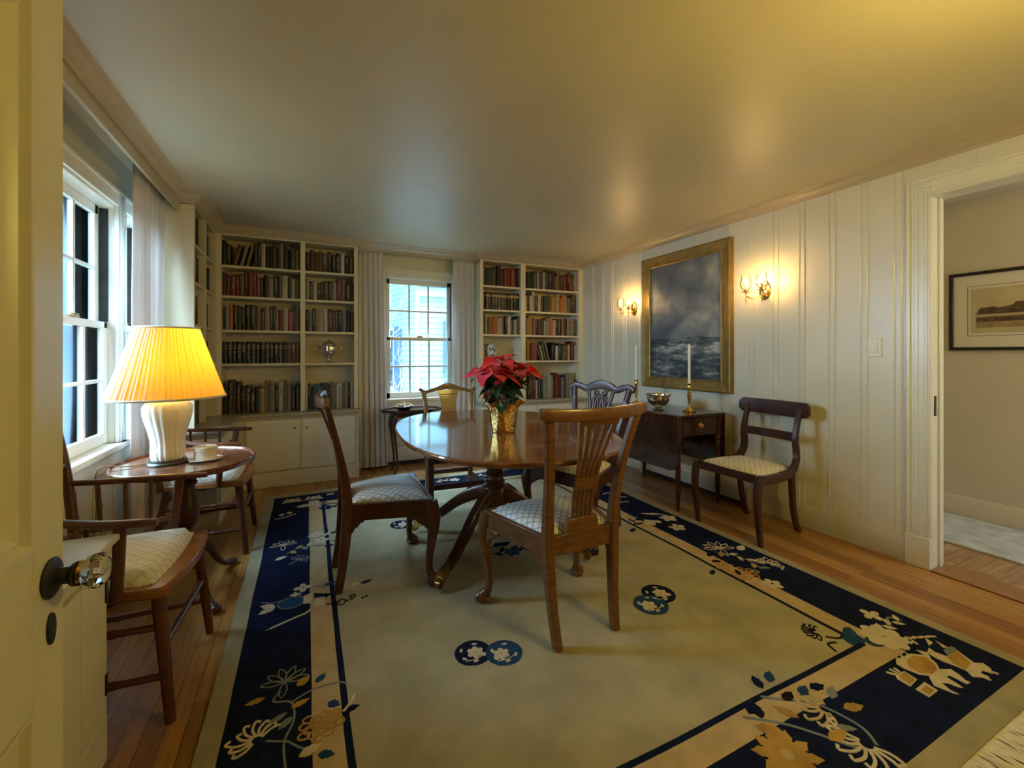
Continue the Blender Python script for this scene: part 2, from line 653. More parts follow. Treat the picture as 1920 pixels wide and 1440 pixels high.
# crown moulding
def crown(path, name, mat, prof=((0.0, -0.060), (0.010, -0.060), (0.014, -0.050), (0.024, -0.046), (0.042, -0.030), (0.056, -0.012), (0.064, -0.010), (0.070, 0.0), (0.0, 0.0)), z=H):
    """path of (x, y) with the room on the left hand; mitred corners"""
    P = [Vector((*p, 0)) for p in path]
    rings = []
    for i, p in enumerate(P):
        d0 = (P[i] - P[i - 1]).normalized() if i > 0 else (P[i + 1] - P[i]).normalized()
        d1 = (P[i + 1] - P[i]).normalized() if i < len(P) - 1 else d0
        n0 = Vector((-d0.y, d0.x, 0))
        n1 = Vector((-d1.y, d1.x, 0))
        b = (n0 + n1)
        b = b / max(b.dot(n0), 1e-3)
        rings.append([p + b * u + Vector((0, 0, z + v)) for u, v in prof])
    mb = MB()
    mb.loft(rings)
    return struct(name, mb, mat, ang=50)


crown([(XR - 0.001, 0.021), (XR - 0.001, 4.47), (1.725, 4.47), (1.725, 4.54), (0.462, 4.54), (0.462, 4.47), (-0.70, 4.47), (-0.70, 3.655), (-0.785, 3.655), (-0.785, 0.021)], 'trim_2', TRIMP)

# curtain fascias: boards that hang below the crown in front of the window pockets, tracks behind them
struct('trim_3', MB().box(-0.805, -0.786, 0.021, 3.652, 2.165, H - 0.001), TRIMP, bevel=0.002)
struct('trim_4', MB().box(0.464, 1.722, 4.541, 4.56, 2.215, H - 0.001), TRIMP, bevel=0.002)
tr = MB().box(-0.845, -0.812, 0.3, 3.64, 2.262, H - 0.001).build('curtain_track', M('dark_track', (0.06, 0.055, 0.05), 0.5))
tag(tr, 'dark curtain track hidden behind the fascia over the left windows', 'curtain track')

# baseboards
BB = ((0, 0), (0.015, 0), (0.015, 0.105), (0.010, 0.118), (0.009, 0.128), (0.003, 0.138), (0, 0.138))


def baseboard(name, p, q, nrm, mat=TRIMP, h=1.0):
    mb = MB()
    mb.loft([[(a[0] + nrm[0] * u, a[1] + nrm[1] * u, v * h) for u, v in BB] for a in (p, q)])
    return struct(name, mb, mat)


BBP = M('grey_cream_base_paint', (0.55, 0.50, 0.37), 0.35, var=0.04)
baseboard('baseboard_right', (XR, 4.36), (XR, 1.262), (-1, 0), BBP)
baseboard('baseboard_left', (XL, 3.62), (XL, 1.70), (1, 0), CREAM)
baseboard('baseboard_back', (0.47, YB), (1.72, YB), (0, -1), CREAM)
baseboard('baseboard_hall', (4.30, 1.99), (4.30, -0.3), (-1, 0), HALLP, 1.1)

# door casing on the right wall with plinth blocks
mb = MB()
y1 = 1.152
for (u0, u1, d) in ((0.0, 0.106, 0.014), (0.004, 0.014, 0.019), (0.014, 0.028, 0.016), (0.052, 0.074, 0.017), (0.086, 0.106, 0.024)):
    mb.box(XR - d, XR, y1 + u0, y1 + u1, 0.0, DH + u1)
    mb.box(XR - d, XR, 0.2, y1 + u0, DH + u0, DH + u1)
mb.box(XR - 0.028, XR, y1 - 0.001, y1 + 0.110, 0.0, 0.17)
mb.box(XR, XR + 0.13, y1, y1 + 0.0275, 0, DH)
mb.box(XR, XR + 0.13, 0.2, y1 + 0.0275, DH, DH + 0.0275)
mb.box(XR + 0.065, XR + 0.10, y1 - 0.010, y1, 0, DH)
mb.box(XR + 0.13, XR + 0.146, y1 + 0.004, y1 + 0.10, 0, DH + 0.10)
struct('trim_5', mb, M('casing_paint', (0.74, 0.72, 0.58), 0.3, var=0.03), bevel=0.003)
o = MB().box(XR + 0.02, XR + 0.045, y1 - 0.0025, y1 - 0.0002, 0.84, 0.95).build('strike_plate', IRON, bevel=0.001)
tag(o, 'small dark strike plate in the jamb of the hall doorway', 'strike plate')


# ------------------------------------------------------------------ windows
def window(name, loc, rz, w, z0, z1, cols, right_only=False):
    """origin at the left lower corner of the opening in the wall face; X along the wall, Y out of the room"""
    root = empty(name, loc, rz, kind='structure')
    h = z1 - z0
    mid = z0 + 0.495 * h
    # casing and jamb lining
    mb = MB()
    cz = 0.085
    mb.box(-cz, 0, -0.018, 0, z0 - 0.0, z1 + cz)
    mb.box(w, w + (0.063 if right_only else cz), -0.018, 0, z0, z1 + cz)
    mb.box(0, w, -0.018, 0, z1, z1 + cz)
    mb.box(-cz, w + (0.063 if right_only else cz), -0.026, -0.018, z1 + cz - 0.018, z1 + cz)
    for a, b in ((-0.0, 0.012), (w - 0.012, w)):
        mb.box(a, b, 0, 0.13, z0, z1)
    mb.box(0, w, 0, 0.13, z1 - 0.012, z1)
    mb.box(-0.0, 0.012, -0.024, -0.018, z0, z1)
    mb.box(w - 0.012, w, -0.024, -0.018, z0, z1)
    mb.build('frame', SASHP, root, bevel=0.002)
    MB().box(-cz - 0.02, w + (0.063 if right_only else cz + 0.02), -0.045, 0.14, z0 - 0.030, z0 + 0.004).box(-cz, w + 0.06, -0.022, 0, z0 - 0.115, z0 - 0.03).build('stool', SASHP, root, bevel=0.006, seg=3)

    def sash(nm, y, a, b, top, bot):
        sw = 0.042
        mb = MB()
        x0, x1 = 0.014, w - 0.014
        mb.box(x0, x0 + sw, y, y + 0.03, a, b)
        mb.box(x1 - sw, x1, y, y + 0.03, a, b)
        mb.box(x0, x1, y, y + 0.03, b - top, b)
        mb.box(x0, x1, y, y + 0.03, a, a + bot)
        gx0, gx1, gz0, gz1 = x0 + sw, x1 - sw, a + bot, b - top
        for i in range(1, cols):
            x = gx0 + (gx1 - gx0) * i / cols
            mb.box(x - 0.009, x + 0.009, y + 0.002, y + 0.026, gz0, gz1)
        z = (gz0 + gz1) / 2
        mb.box(gx0, gx1, y + 0.003, y + 0.025, z - 0.009, z + 0.009)
        s = mb.build(nm, SASHP, root, bevel=0.003)
        MB().box(gx0, gx1, y + 0.013, y + 0.016, gz0, gz1).build('pane', GLASS, s)
        return s
    sash('upper_sash', 0.072, mid - 0.018, z1 - 0.013, 0.05, 0.036)
    lo = sash('lower_sash', 0.034, z0 + 0.006, mid + 0.018, 0.036, 0.058)
    MB().box(w - 0.014, w - 0.0125, 0.030, 0.070, mid + 0.02, z1 - 0.02).box(0.0125, 0.014, 0.030, 0.070, mid + 0.02, z1 - 0.02).build('side_track', BLACKT, root)
    MB().box(w / 2 - 0.03, w / 2 + 0.03, 0.026, 0.052, mid + 0.018, mid + 0.028).tube([(w / 2 - 0.02, 0.036, mid + 0.032), (w / 2 + 0.03, 0.030, mid + 0.034)], [0.006, 0.004], n=8).build('sash_latch', OLDBRASS, lo)
    # storm window beyond
    mb = MB()
    for a, b, c, d in ((0.0125, 0.024, z0, z1), (w - 0.024, w - 0.0125, z0, z1), (0.024, w - 0.024, z0, z0 + 0.02), (0.024, w - 0.024, z1 - 0.03, z1 - 0.0125), (0.024, w - 0.024, mid - 0.012, mid + 0.012)):
        mb.box(a, b, 0.116, 0.128, c, d)
    mb.build('storm_frame', SASHP, root)
    return root


window('window_1', (XL, 2.36, 0), R(90), 0.78, 0.685, 2.005, 3, True)
window('window_2', (XL, 3.205, 0), R(90), 0.355, 0.685, 2.005, 1, True)
window('window_3', (0.757, YB, 0), 0, 0.75, 0.70, 2.005, 3)

# bead rail on the wall under the left windows
struct('trim_6', MB().box(XL, XL + 0.012, 1.7, 3.64, 0.552, 0.575).tube([(XL + 0.010, 1.7, 0.575), (XL + 0.010, 3.64, 0.575)], [0.008, 0.008], n=8), CREAM)

# ------------------------------------------------------------------ open door, near left
DX = -0.310
root = empty('door_1', (DX, 0.03, 0), 0, kind='structure')
T0, T1 = -0.035, 0.0
L = 0.796
SW = 0.076
cols_ = ((SW, L / 2 - 0.05), (L / 2 + 0.05, L - SW))
rows_ = ((0.20, 0.729), (0.933, 1.625), (1.73, 1.93))
mb = MB()
cuts = [0.0] + [q for c in cols_ for q in c] + [L]
for i in (0, 2, 4):
    mb.box(T0, T1, cuts[i], cuts[i + 1], 0.01, 2.03)
for c in cols_:
    zs = [0.01] + [q for r_ in rows_ for q in r_] + [2.03]
    for i in (0, 2, 4, 6):
        mb.box(T0, T1, c[0], c[1], zs[i], zs[i + 1])
    for a, b in rows_:
        mb.box(T0 + 0.008, T1 - 0.018, c[0], c[1], a, b)
mb.build('door_leaf', DOORP, root, bevel=0.002)
mb = MB()
for c in cols_:
    for a, b in rows_:
        pr = ((0.0, 0.0015), (0.006, 0.001), (0.011, -0.008), (0.018, -0.006), (0.025, -0.012), (0.035, -0.0172))
        cs = [(c[0], a), (c[1], a), (c[1], b), (c[0], b)]
        inn = [(1, 1), (-1, 1), (-1, -1), (1, -1)]
        for q in range(4):
            mb.loft([[(p[1], cs[k][0] + inn[k][0] * p[0], cs[k][1] + inn[k][1] * p[0]) for p in pr] + [(-0.0185, cs[k][0], cs[k][1])] for k in (q, (q + 1) % 4)])
mb.build('panel_moulding', DOORP, root)
# glass knob on an iron rosette
kz, ky = 0.880, L - 0.036


def lathe_x(prof, c, n=24, mi=0, mb=None, mod=None):
    mb = mb or MB()
    rings = []
    for r, x in prof:
        rings.append([(c[0] + x, c[1] + r * (mod(t, x) if mod else 1) * math.cos(t), c[2] + r * (mod(t, x) if mod else 1) * math.sin(t)) for t in [2 * PI * i / n for i in range(n)]])
    return mb.loft(rings, mi)


kn = lathe_x([(0.001, -0.002), (0.026, 0), (0.0265, 0.003), (0.022, 0.006), (0.013, 0.008), (0.011, 0.013), (0.011, 0.020), (0.014, 0.022), (0.016, 0.025), (0.016, 0.028), (0.001, 0.029)], (0, ky, kz)).build('door_knob', IRON, root)
lathe_x([(0.001, 0.028), (0.0145, 0.0282), (0.0165, 0.031), (0.015, 0.034), (0.001, 0.0345)], (0, ky, kz)).build('knob_collar', BRASS, kn)
KG = M('cut_glass_knob', (0.95, 0.96, 0.94), 0.02, trans=1.0, ior=1.5)
lathe_x([(0.001, 0.033), (0.014, 0.0332), (0.020, 0.038), (0.0235, 0.045), (0.0235, 0.051), (0.018, 0.058), (0.010, 0.061), (0.001, 0.062)], (0, ky, kz), n=12).build('glass_knob', KG, kn, smooth=False)
mb = MB()
mb.m = Matrix.Translation((0, ky, kz - 0.068))
mb.prism([(0.0105 * math.cos(t), 0.021 * math.sin(t)) for t in [2 * PI * i / 28 for i in range(28)]], -0.002, 0.003, axis='x')
mb.build('keyhole_cover', IRON, root, bevel=0.001)

# ------------------------------------------------------------------ baseboard heaters and register
HEAT = M('heater_enamel', (0.66, 0.66, 0.60), 0.4, var=0.03)


def heater(loc, rz, L, label):
    r = empty('baseboard_heater', loc, rz, label, 'radiator', 'hot water baseboard radiators')
    MB().prism([(0, 0.05), (0.055, 0.05), (0.062, 0.06), (0.062, 0.15), (0.05, 0.165), (0.055, 0.17), (0.03, 0.195), (0, 0.195)], 0, L, axis='y').build('casing', HEAT, r)
    for a in (-0.012, L):
        MB().prism([(0, 0.0), (0.064, 0.0), (0.068, 0.06), (0.068, 0.16), (0.035, 0.20), (0, 0.20)], a, a + 0.012, axis='y').build('end_cap', HEAT, r)
    MB().box(0.004, 0.045, 0, L, 0.015, 0.046).build('fin_element', IRON, r)
    return r


h = heater((XR - 0.0155, 3.34, 0), R(180), 1.14, 'white baseboard radiator along the wall under the drop leaf table')
h2_ = heater((0.50, YB - 0.0155, 0), R(-90), 1.19, 'white baseboard radiator under the back window')
r = empty('floor_register', (XL + 0.016, 2.60, 0.145), 0, 'slatted wall register behind the near armchair under the window', 'vent')
MB().box(0, 0.006, 0, 0.34, 0, 0.02).box(0, 0.006, 0, 0.34, 0.16, 0.18).box(0, 0.006, 0, 0.02, 0.02, 0.16).box(0, 0.006, 0.32, 0.34, 0.02, 0.16).build('frame', TRIMP, r)
MB().box(-0.002, 0.001, 0.02, 0.32, 0.02, 0.16).build('backing', IRON, r)
mb = MB()
for i in range(9):
    y = 0.03 + i * 0.033
    mb.box(0.001, 0.005, y, y + 0.018, 0.02, 0.16)
mb.build('slat', TRIMP, r)

# ------------------------------------------------------------------ switch, hall things
r = empty('light_switch', (XR, 1.415, 1.22), 0, 'cream double light switch plate on the paneled wall beside the doorway', 'light switch')
MB().box(-0.006, 0, -0.036, 0.036, -0.056, 0.056).build('plate', WHITEP, r, bevel=0.003)
MB().box(-0.0095, -0.006, -0.017, 0.017, -0.033, 0.033).build('rocker', WHITEP, r, bevel=0.001)
MB().box(-0.013, -0.0095, -0.008, 0.006, -0.012, 0.010).build('toggle', WHITEP, r, bevel=0.001)

r = empty('hall_print', (4.30, 1.0, 1.485), 0, 'black framed sepia landscape print on the hall wall', 'picture')
fw_, fh_ = 1.0, 0.555
mb = MB()
for a, b, c, d in ((-fw_ / 2, fw_ / 2, fh_ / 2 - 0.022, fh_ / 2), (-fw_ / 2, fw_ / 2, -fh_ / 2, -fh_ / 2 + 0.022), (-fw_ / 2, -fw_ / 2 + 0.022, -fh_ / 2 + 0.022, fh_ / 2 - 0.022), (fw_ / 2 - 0.022, fw_ / 2, -fh_ / 2 + 0.022, fh_ / 2 - 0.022)):
    mb.box(-0.025, 0, a, b, c, d)
mb.build('frame', M('black_frame', (0.015, 0.008, 0.006), 0.35), r, bevel=0.003)
MATB = M('mat_board', (0.66, 0.60, 0.46), 0.8)
MB().box(-0.008, -0.001, -fw_ / 2 + 0.02, fw_ / 2 - 0.02, -fh_ / 2 + 0.02, fh_ / 2 - 0.02).build('mat', MATB, r)
SEP = [M('sepia_paper', (0.50, 0.40, 0.22), 0.8, var=0.1, vscale=8), M('sepia_ink', (0.10, 0.06, 0.025), 0.8, var=0.5, vscale=30), M('sepia_wash', (0.30, 0.21, 0.09), 0.8, var=0.3, vscale=20)]
mb = MB()
mb.box(-0.0095, -0.008, -0.385, 0.385, -0.157, 0.157, 0)
def flat(pts, x, mi): mb.prism(pts, x - 0.0004, x, mi, axis='x')
flat([(-0.36, -0.12), (0.36, -0.12), (0.36, -0.02), (-0.36, -0.02)], -0.0095, 2)
flat([(0.35, 0.0), (0.34, 0.02), (0.27, 0.025), (0.25, 0.015), (0.18, 0.03), (0.17, 0.05), (0.11, 0.05), (0.10, 0.06), (0.07, 0.095), (0.04, 0.06), (0.0, 0.055), (-0.02, 0.03), (-0.2, 0.028), (-0.36, 0.01), (-0.36, -0.02), (0.36, -0.025)], -0.0099, 1)
flat([(0.36, -0.05), (0.1, -0.045), (-0.2, -0.06), (-0.36, -0.05), (-0.36, -0.075), (0.36, -0.08)], -0.0099, 1)
flat([(0.36, -0.03), (-0.36, -0.022), (-0.36, -0.03), (0.36, -0.04)], -0.0103, 0)
for a, b, c, d in ((-0.405, 0.405, 0.174, 0.177), (-0.405, 0.405, -0.177, -0.174), (-0.405, -0.402, -0.177, 0.177), (0.402, 0.405, -0.177, 0.177)):
    mb.box(-0.0088, -0.008, a, b, c, d, 1)
mb.build('print', SEP, r, smooth=False)
# plush grey rug of the hall
HR = M('grey_hall_pile', (0.52, 0.53, 0.52), 0.95, var=0.22, vscale=9, bump=0.8, bscale=120)
o = MB().box(3.615, 4.27, -0.28, 1.85, 0.0, 0.014).build('hall_rug', HR, bevel=0.004)
tag(o, 'pale grey mottled rug on the hall floor beyond the doorway', 'rug')

# ================================================================== BOOKCASES
SH_L = (1.958, 1.691, 1.393, 1.097)            # shelf top heights
SH_R = (1.948, 1.680, 1.403, 1.105)
CT = 0.652
TOPZ = 2.222


def bookcase(name, loc, rz, W, stiles, depth, shelves, label, end_left=False):
    """X along the front from 0 to W, Y into the wall; stiles = list of (x0, x1) of the front frame"""
    r = empty(name, loc, rz, label, 'bookcase', 'built-in bookcases')
    mb = MB()
    mb.box(0, W, -0.0, 0.018, TOPZ - 0.006, H - 0.061)
    mb.build('top_rail', CASEP, r, bevel=0.0015)
    for a, b in stiles:
        MB().box(a, b, 0, depth - 0.002, CT, TOPZ - 0.0065).build('upright', CASEP, r, bevel=0.0015)
    MB().box(0, W, depth - 0.010, depth - 0.0005, CT, TOPZ).build('back_panel', CASEP, r)
    MB().box(0, W, 0.018, depth - 0.011, TOPZ, TOPZ + 0.012).build('top_board', CASEP, r)
    for i in range(len(stiles) - 1):
        for z in shelves:
            MB().box(stiles[i][1] + 0.0005, stiles[i + 1][0] - 0.0005, 0.004, depth - 0.011, z - 0.021, z).build('shelf', CASEP, r, bevel=0.0015)
    return r


FB = 4.465
bookcase('bookcase', (-0.70, FB, 0), 0, 1.157, ((0, 0.036), (0.652, 0.692), (1.122, 1.157)), YB - FB, SH_L, 'built-in cream bookcase left of the back window with silver trophy')
bookcase('bookcase', (1.732, FB, 0), 0, 1.3575, ((0, 0.04), (0.506, 0.566), (1.300, 1.3575)), YB - FB, SH_R, 'built-in cream bookcase right of the back window beside the paneled wall')
rl = bookcase('bookcase', (-0.70, 3.655, 0), R(90), 0.8095, ((0, 0.035), (0.375, 0.41), (0.7745, 0.8095)), 0.26, SH_L, 'narrow built-in bookcase on the left wall between curtain and corner')


# base cabinets
def knob(mb_parent, p, n, rad=0.011):
    mb = MB()
    if n == 'y':
        pr = ((0.001, 0), (0.006, 0), (0.005, 0.008), (rad, 0.014), (rad, 0.020), (0.001, 0.024))
        rings = [[(p[0] + a * math.cos(t), p[1] - q, p[2] + a * math.sin(t)) for t in [2 * PI * i / 14 for i in range(14)]] for a, q in pr]
        mb.loft(rings)
    return mb.build('knob', OLDBRASS, mb_parent)


def base_cabinet(name, loc, rz, W, depth, doors, label, z1=0.602, group='base cabinets under the bookcases'):
    """front face at local y = 0, doors = (x0, x1, knob x, hinge x)"""
    r = empty(name, loc, rz, label, 'cabinet', group)
    MB().box(0, W, 0.0, depth, 0.135, z1).build('body', CABP, r, bevel=0.002)
    MB().box(-0.004, W + 0.004, -0.012, depth, 0.0, 0.134).build('plinth', CABP, r, bevel=0.006, seg=3)
    for x0, x1, kx, hx in doors:
        mb = MB()
        mb.box(x0, x1, -0.017, -0.0005, 0.150, z1 - 0.012)
        for k in range(1, 4):
            x = x0 + (x1 - x0) * k / 4
            mb.box(x - 0.0035, x + 0.0035, -0.0185, -0.017, 0.151, z1 - 0.013)
        d = mb.build('door', CABP, r, bevel=0.002)
        knob(d, (kx, -0.017, z1 - 0.085), 'y')
        if hx is not None:
            for z in (0.235, z1 - 0.09):
                MB().box(hx - 0.006, hx + 0.006, -0.021, -0.0172, z - 0.030, z + 0.030).build('hinge', IRON, d)
    return r


base_cabinet('base_cabinet', (-0.545, 4.378, 0), 0, 1.0, YB - 4.378 - 0.001, ((0.075, 0.487, 0.455, None), (0.515, 0.965, 0.548, None)), 'cream base cabinet under the bookcase with the silver trophy')
base_cabinet('base_cabinet', (1.732, 4.378, 0), 0, 1.356, YB - 4.378 - 0.001, ((0.03, 0.655, 0.62, None), (0.68, 1.33, 0.715, None)), 'cream base cabinet under the right bookcase behind the poinsettia')
base_cabinet('base_cabinet', (-0.55, 3.545, 0), R(90), 0.813, 0.40, ((0.04, 0.40, 0.365, None), (0.43, 0.79, 0.745, 0.784)), 'cream base cabinet on the left wall behind the far armchair')
base_cabinet('base_cabinet', (-0.535, 0.35, 0), R(90), 1.295, 0.42, ((0.03, 0.62, 0.06, 0.60), (0.66, 1.275, 0.69, 1.268)), 'cream base cabinet just behind the open door', 0.59, 'base cabinet beside the door')

# counters (the continuous tops)
mb = MB()
mb.prism([(-0.952, 3.53), (-0.505, 3.53), (-0.505, 4.345), (0.475, 4.345), (0.475, 4.718), (-0.952, 4.718)], 0.630, CT - 0.0005)
mb.prism([(-0.952, 3.545), (-0.53, 3.545), (-0.53, 4.36), (0.46, 4.36), (0.46, 4.70), (-0.952, 4.70)], 0.6025, 0.630)
o = mb.build('countertop', COUNTP, bevel=0.006, seg=3)
tag(o, 'tan L-shaped countertop under the left corner bookcases', 'countertop')
mb = MB()
mb.box(1.712, XR - 0.002, 4.345, 4.718, 0.630, CT - 0.0005)
mb.box(1.727, XR - 0.002, 4.36, 4.70, 0.6025, 0.630)
o = mb.build('countertop', COUNTP, bevel=0.006, seg=3)
tag(o, 'tan countertop under the bookcase beside the paneled wall', 'countertop')
mb = MB()
mb.box(-0.955, -0.500, 0.33, 1.668, 0.628, 0.648)
mb.box(-0.955, -0.515, 0.34, 1.655, 0.5905, 0.628)
o = mb.build('countertop', COUNTW, bevel=0.006, seg=3)
tag(o, 'pale countertop in the daylight behind the open door', 'countertop')

# ================================================================== BOOKS
PAL = {'K': ((0.014, 0.013, 0.013), 'black'), 'D': ((0.06, 0.05, 0.045), 'dark grey'), 'R': ((0.26, 0.03, 0.022), 'red'), 'M': ((0.10, 0.018, 0.02), 'maroon'),
       'B': ((0.14, 0.06, 0.025), 'brown'), 'C': ((0.62, 0.54, 0.38), 'cream'), 'W': ((0.72, 0.70, 0.64), 'white'), 'O': ((0.66, 0.18, 0.02), 'orange'),
       'Y': ((0.62, 0.36, 0.07), 'golden yellow'), 'G': ((0.03, 0.05, 0.035), 'dark green'), 'N': ((0.02, 0.03, 0.08), 'navy'), 'U': ((0.02, 0.22, 0.50), 'bright blue'),
       'T': ((0.36, 0.24, 0.12), 'tan'), 'E': ((0.28, 0.26, 0.23), 'grey'), 'P': ((0.55, 0.16, 0.16), 'pink'), 'S': ((0.02, 0.28, 0.34), 'teal')}


def book_mat(key):
    """cloth or paper cover whose spine carries pale lettering as an irregular column of marks"""
    col = PAL[key][0]
    dark = sum(col) < 0.6
    m = bpy.data.materials.new('book_cover_' + PAL[key][1].replace(' ', '_'))
    m.use_nodes = True
    t = m.node_tree
    L_ = t.links.new
    b = t.nodes['Principled BSDF']
    b.inputs['Roughness'].default_value = 0.45
    tc = t.nodes.new('ShaderNodeTexCoord')
    oi = t.nodes.new('ShaderNodeObjectInfo')
    sp = t.nodes.new('ShaderNodeSeparateXYZ')
    L_(tc.outputs['Generated'], sp.inputs[0])

    def mt(op, a, c=None, d=None):
        n = t.nodes.new('ShaderNodeMath')
        n.operation = op
        for i, q in enumerate((a, c, d)):
            if q is None: continue
            if isinstance(q, (int, float)): n.inputs[i].default_value = q
            else: L_(q, n.inputs[i])
        return n.outputs[0]
    rnd = oi.outputs['Random']
    cen = mt('LESS_THAN', mt('ABSOLUTE', mt('SUBTRACT', sp.outputs['X'], 0.5)), 0.24)
    zlo = mt('GREATER_THAN', sp.outputs['Z'], mt('MULTIPLY', mt('FRACT', mt('MULTIPLY', rnd, 7.3)), 0.55))
    zhi = mt('LESS_THAN', sp.outputs['Z'], 0.9)
    frt = mt('LESS_THAN', sp.outputs['Y'], 0.2)
    cb = t.nodes.new('ShaderNodeCombineXYZ')
    L_(mt('MULTIPLY', sp.outputs['X'], 3.0), cb.inputs[0])
    L_(mt('ADD', mt('MULTIPLY', sp.outputs['Z'], 26.0), mt('MULTIPLY', rnd, 100)), cb.inputs[1])
    n = t.nodes.new('ShaderNodeTexNoise')
    n.inputs['Scale'].default_value = 1.3
    n.inputs['Detail'].default_value = 1
    L_(cb.outputs[0], n.inputs['Vector'])
    mk = mt('GREATER_THAN', n.outputs['Fac'], 0.54)
    some = mt('GREATER_THAN', mt('FRACT', mt('MULTIPLY', rnd, 13.7)), 0.35)
    fac = mt('MULTIPLY', mt('MULTIPLY', mt('MULTIPLY', cen, mk), mt('MULTIPLY', zlo, zhi)), mt('MULTIPLY', frt, some))
    hs = t.nodes.new('ShaderNodeHueSaturation')
    hs.inputs['Color'].default_value = (*col, 1)
    L_(mt('ADD', 0.38, mt('MULTIPLY', rnd, 0.40)), hs.inputs['Value'])
    mx = t.nodes.new('ShaderNodeMix')
    mx.data_type = 'RGBA'
    mx.inputs[7].default_value = (0.45, 0.40, 0.28, 1) if dark else (0.06, 0.05, 0.05, 1)
    L_(mt('MULTIPLY', fac, 0.75), mx.inputs[0])
    L_(hs.outputs[0], mx.inputs[6])
    L_(mx.outputs[2], b.inputs['Base Color'])
    return m


BM = {k: book_mat(k) for k in PAL}
PAGES = M('book_pages', (0.62, 0.55, 0.40), 0.85, var=0.08, vscale=60)
BAND = M('gilt_spine_band', (0.34, 0.25, 0.09), 0.4, 0.4)
ORD = ['first', 'second', 'third', 'fourth', 'fifth', 'sixth', 'seventh', 'eighth', 'ninth', 'tenth', 'eleventh', 'twelfth', 'thirteenth', 'fourteenth', 'fifteenth', 'sixteenth', 'seventeenth', 'eighteenth', 'nineteenth', 'twentieth', 'twenty-first', 'twenty-second', 'twenty-third', 'twenty-fourth']
rng = random.Random(11)


def book(w, h, d, key, bands=False):
    """spine at y = 0, standing on z = 0, centred on x"""
    mb = MB()
    n = 6
    sp = [(-w / 2 + w * i / n, 0.35 * w * (1 - math.sin(PI * i / n)) * 0.45) for i in range(n + 1)]
    out = sp + [(w / 2, d), (-w / 2, d)]
    t = 0.0025
    # two boards and the spine
    mb.prism(sp + [(w / 2, 0.012), (-w / 2, 0.012)], 0, h)
    mb.box(-w / 2, -w / 2 + t, 0.012, d, 0, h)
    mb.box(w / 2 - t, w / 2, 0.012, d, 0, h)
    o = mb.build('book', BM[key], smooth=True, ang=50)
    MB().box(-w / 2 + t, w / 2 - t, 0.012, d - 0.004, 0.003, h - 0.004).build('pages', PAGES, o)
    if bands:
        mb = MB()
        for z0, z1 in ((0.70, 0.72), (0.80, 0.82)) if bands == 1 else ((0.72, 0.86),):
            mb.prism([(x * 1.01, y - 0.0006) for x, y in sp] + [(w / 2, 0.010), (-w / 2, 0.010)], h * z0, h * z1)
        mb.build('spine_band', BAND, o)
    return o


def row(keys, p0, ax, width, z, bay, shelf, hmin, hmax, fy, group, bands=None, flip=False):
    """ax: unit vector along the shelf seen left to right; fy: unit vector from the spine into the shelf"""
    toks = []
    lean = 0
    for ch in keys:
        if ch == '/': lean = 1
        elif ch == '\\': lean = -1
        elif ch == '|': lean = 0
        elif ch == '_': toks.append(None)
        else: toks.append((ch, lean))
    real = [q for q in toks if q]
    ws = [rng.uniform(0.7, 1.4) for q in toks]
    if bands: ws = [1.0 for q in toks]
    for i, q in enumerate(toks):
        if q and q[1]: ws[i] *= 1.45
    tot = sum(ws)
    x = 0.0
    idx = 0
    rz = math.atan2(ax[1], ax[0])
    for q, wi in zip(toks, ws):
        wd = wi / tot * width
        if q:
            ch, ln = q
            h = rng.uniform(hmin, hmax) if not bands else hmin + rng.uniform(-0.002, 0.002)
            bw = wd * (0.97 if not ln else 0.50)
            dp = rng.uniform(0.13, 0.17)
            o = book(bw, h, dp, ch, bands)
            off = rng.uniform(0.028, 0.055)
            px = x + wd / 2
            o.location = (p0[0] + ax[0] * px + fy[0] * off, p0[1] + ax[1] * px + fy[1] * off, z + 0.0008)
            o.rotation_euler = (0, 0, rz)
            if ln:
                th = 0.24 * ln
                # tilt about the foot corner so the book rests on the shelf
                o.rotation_euler = Matrix.Rotation(rz, 3, 'Z').to_4x4().to_euler()
                o.matrix_basis = Matrix.Translation(o.location + Vector((0, 0, bw / 2 * abs(math.sin(th))))) @ Matrix.Rotation(rz, 4, 'Z') @ Matrix.Rotation(th, 4, 'Y')
            st = 'leaning ' if ln else ''
            tag(o, f'{st}{PAL[ch][1]} book, {ORD[idx]} from left on {shelf} shelf, {bay}', 'book', group)
            idx += 1
        x += wd


SN = ['top', 'second', 'third', 'fourth', 'bottom']
ZL = SH_L + (CT,)
ZR = SH_R + (CT,)
bayA = 'bay beside the left corner'
rows = ["KK/BCT|_DKCKDKKTDKKT", "MMRRBDRRRKKEGDCDCT", "_WOKDKKGTBWDKCRWPDE", "KKKKKKKKKKKKKKBBB", "KKPKKBKKCTEGWTEKK"]
for i, k in enumerate(rows):
    row(k, (-0.663, FB), (1, 0), 0.612, ZL[i], bayA, SN[i], (0.185, 0.17, 0.18, 0.192, 0.20)[i], (0.235, 0.225, 0.235, 0.192, 0.30)[i], (0, 1), 'books left of the back window', 1 if i == 3 else None)
bayB = 'bay with the silver trophy'
for i, k in ((0, "KMBGBDKKWKM"), (1, "CKCKBBGWRTDK"), (2, "KEKYWCDRKKEKD"), (4, "WKDGSUNKDKEEWWECKW")):
    row(k, (-0.006, FB), (1, 0), 0.426, ZL[i], bayB, SN[i], (0.175, 0.16, 0.185, 0, 0.20)[i], (0.205, 0.22, 0.225, 0, 0.265)[i], (0, 1), 'books above and below the trophy')
bayC = 'bay with the patterned vase'
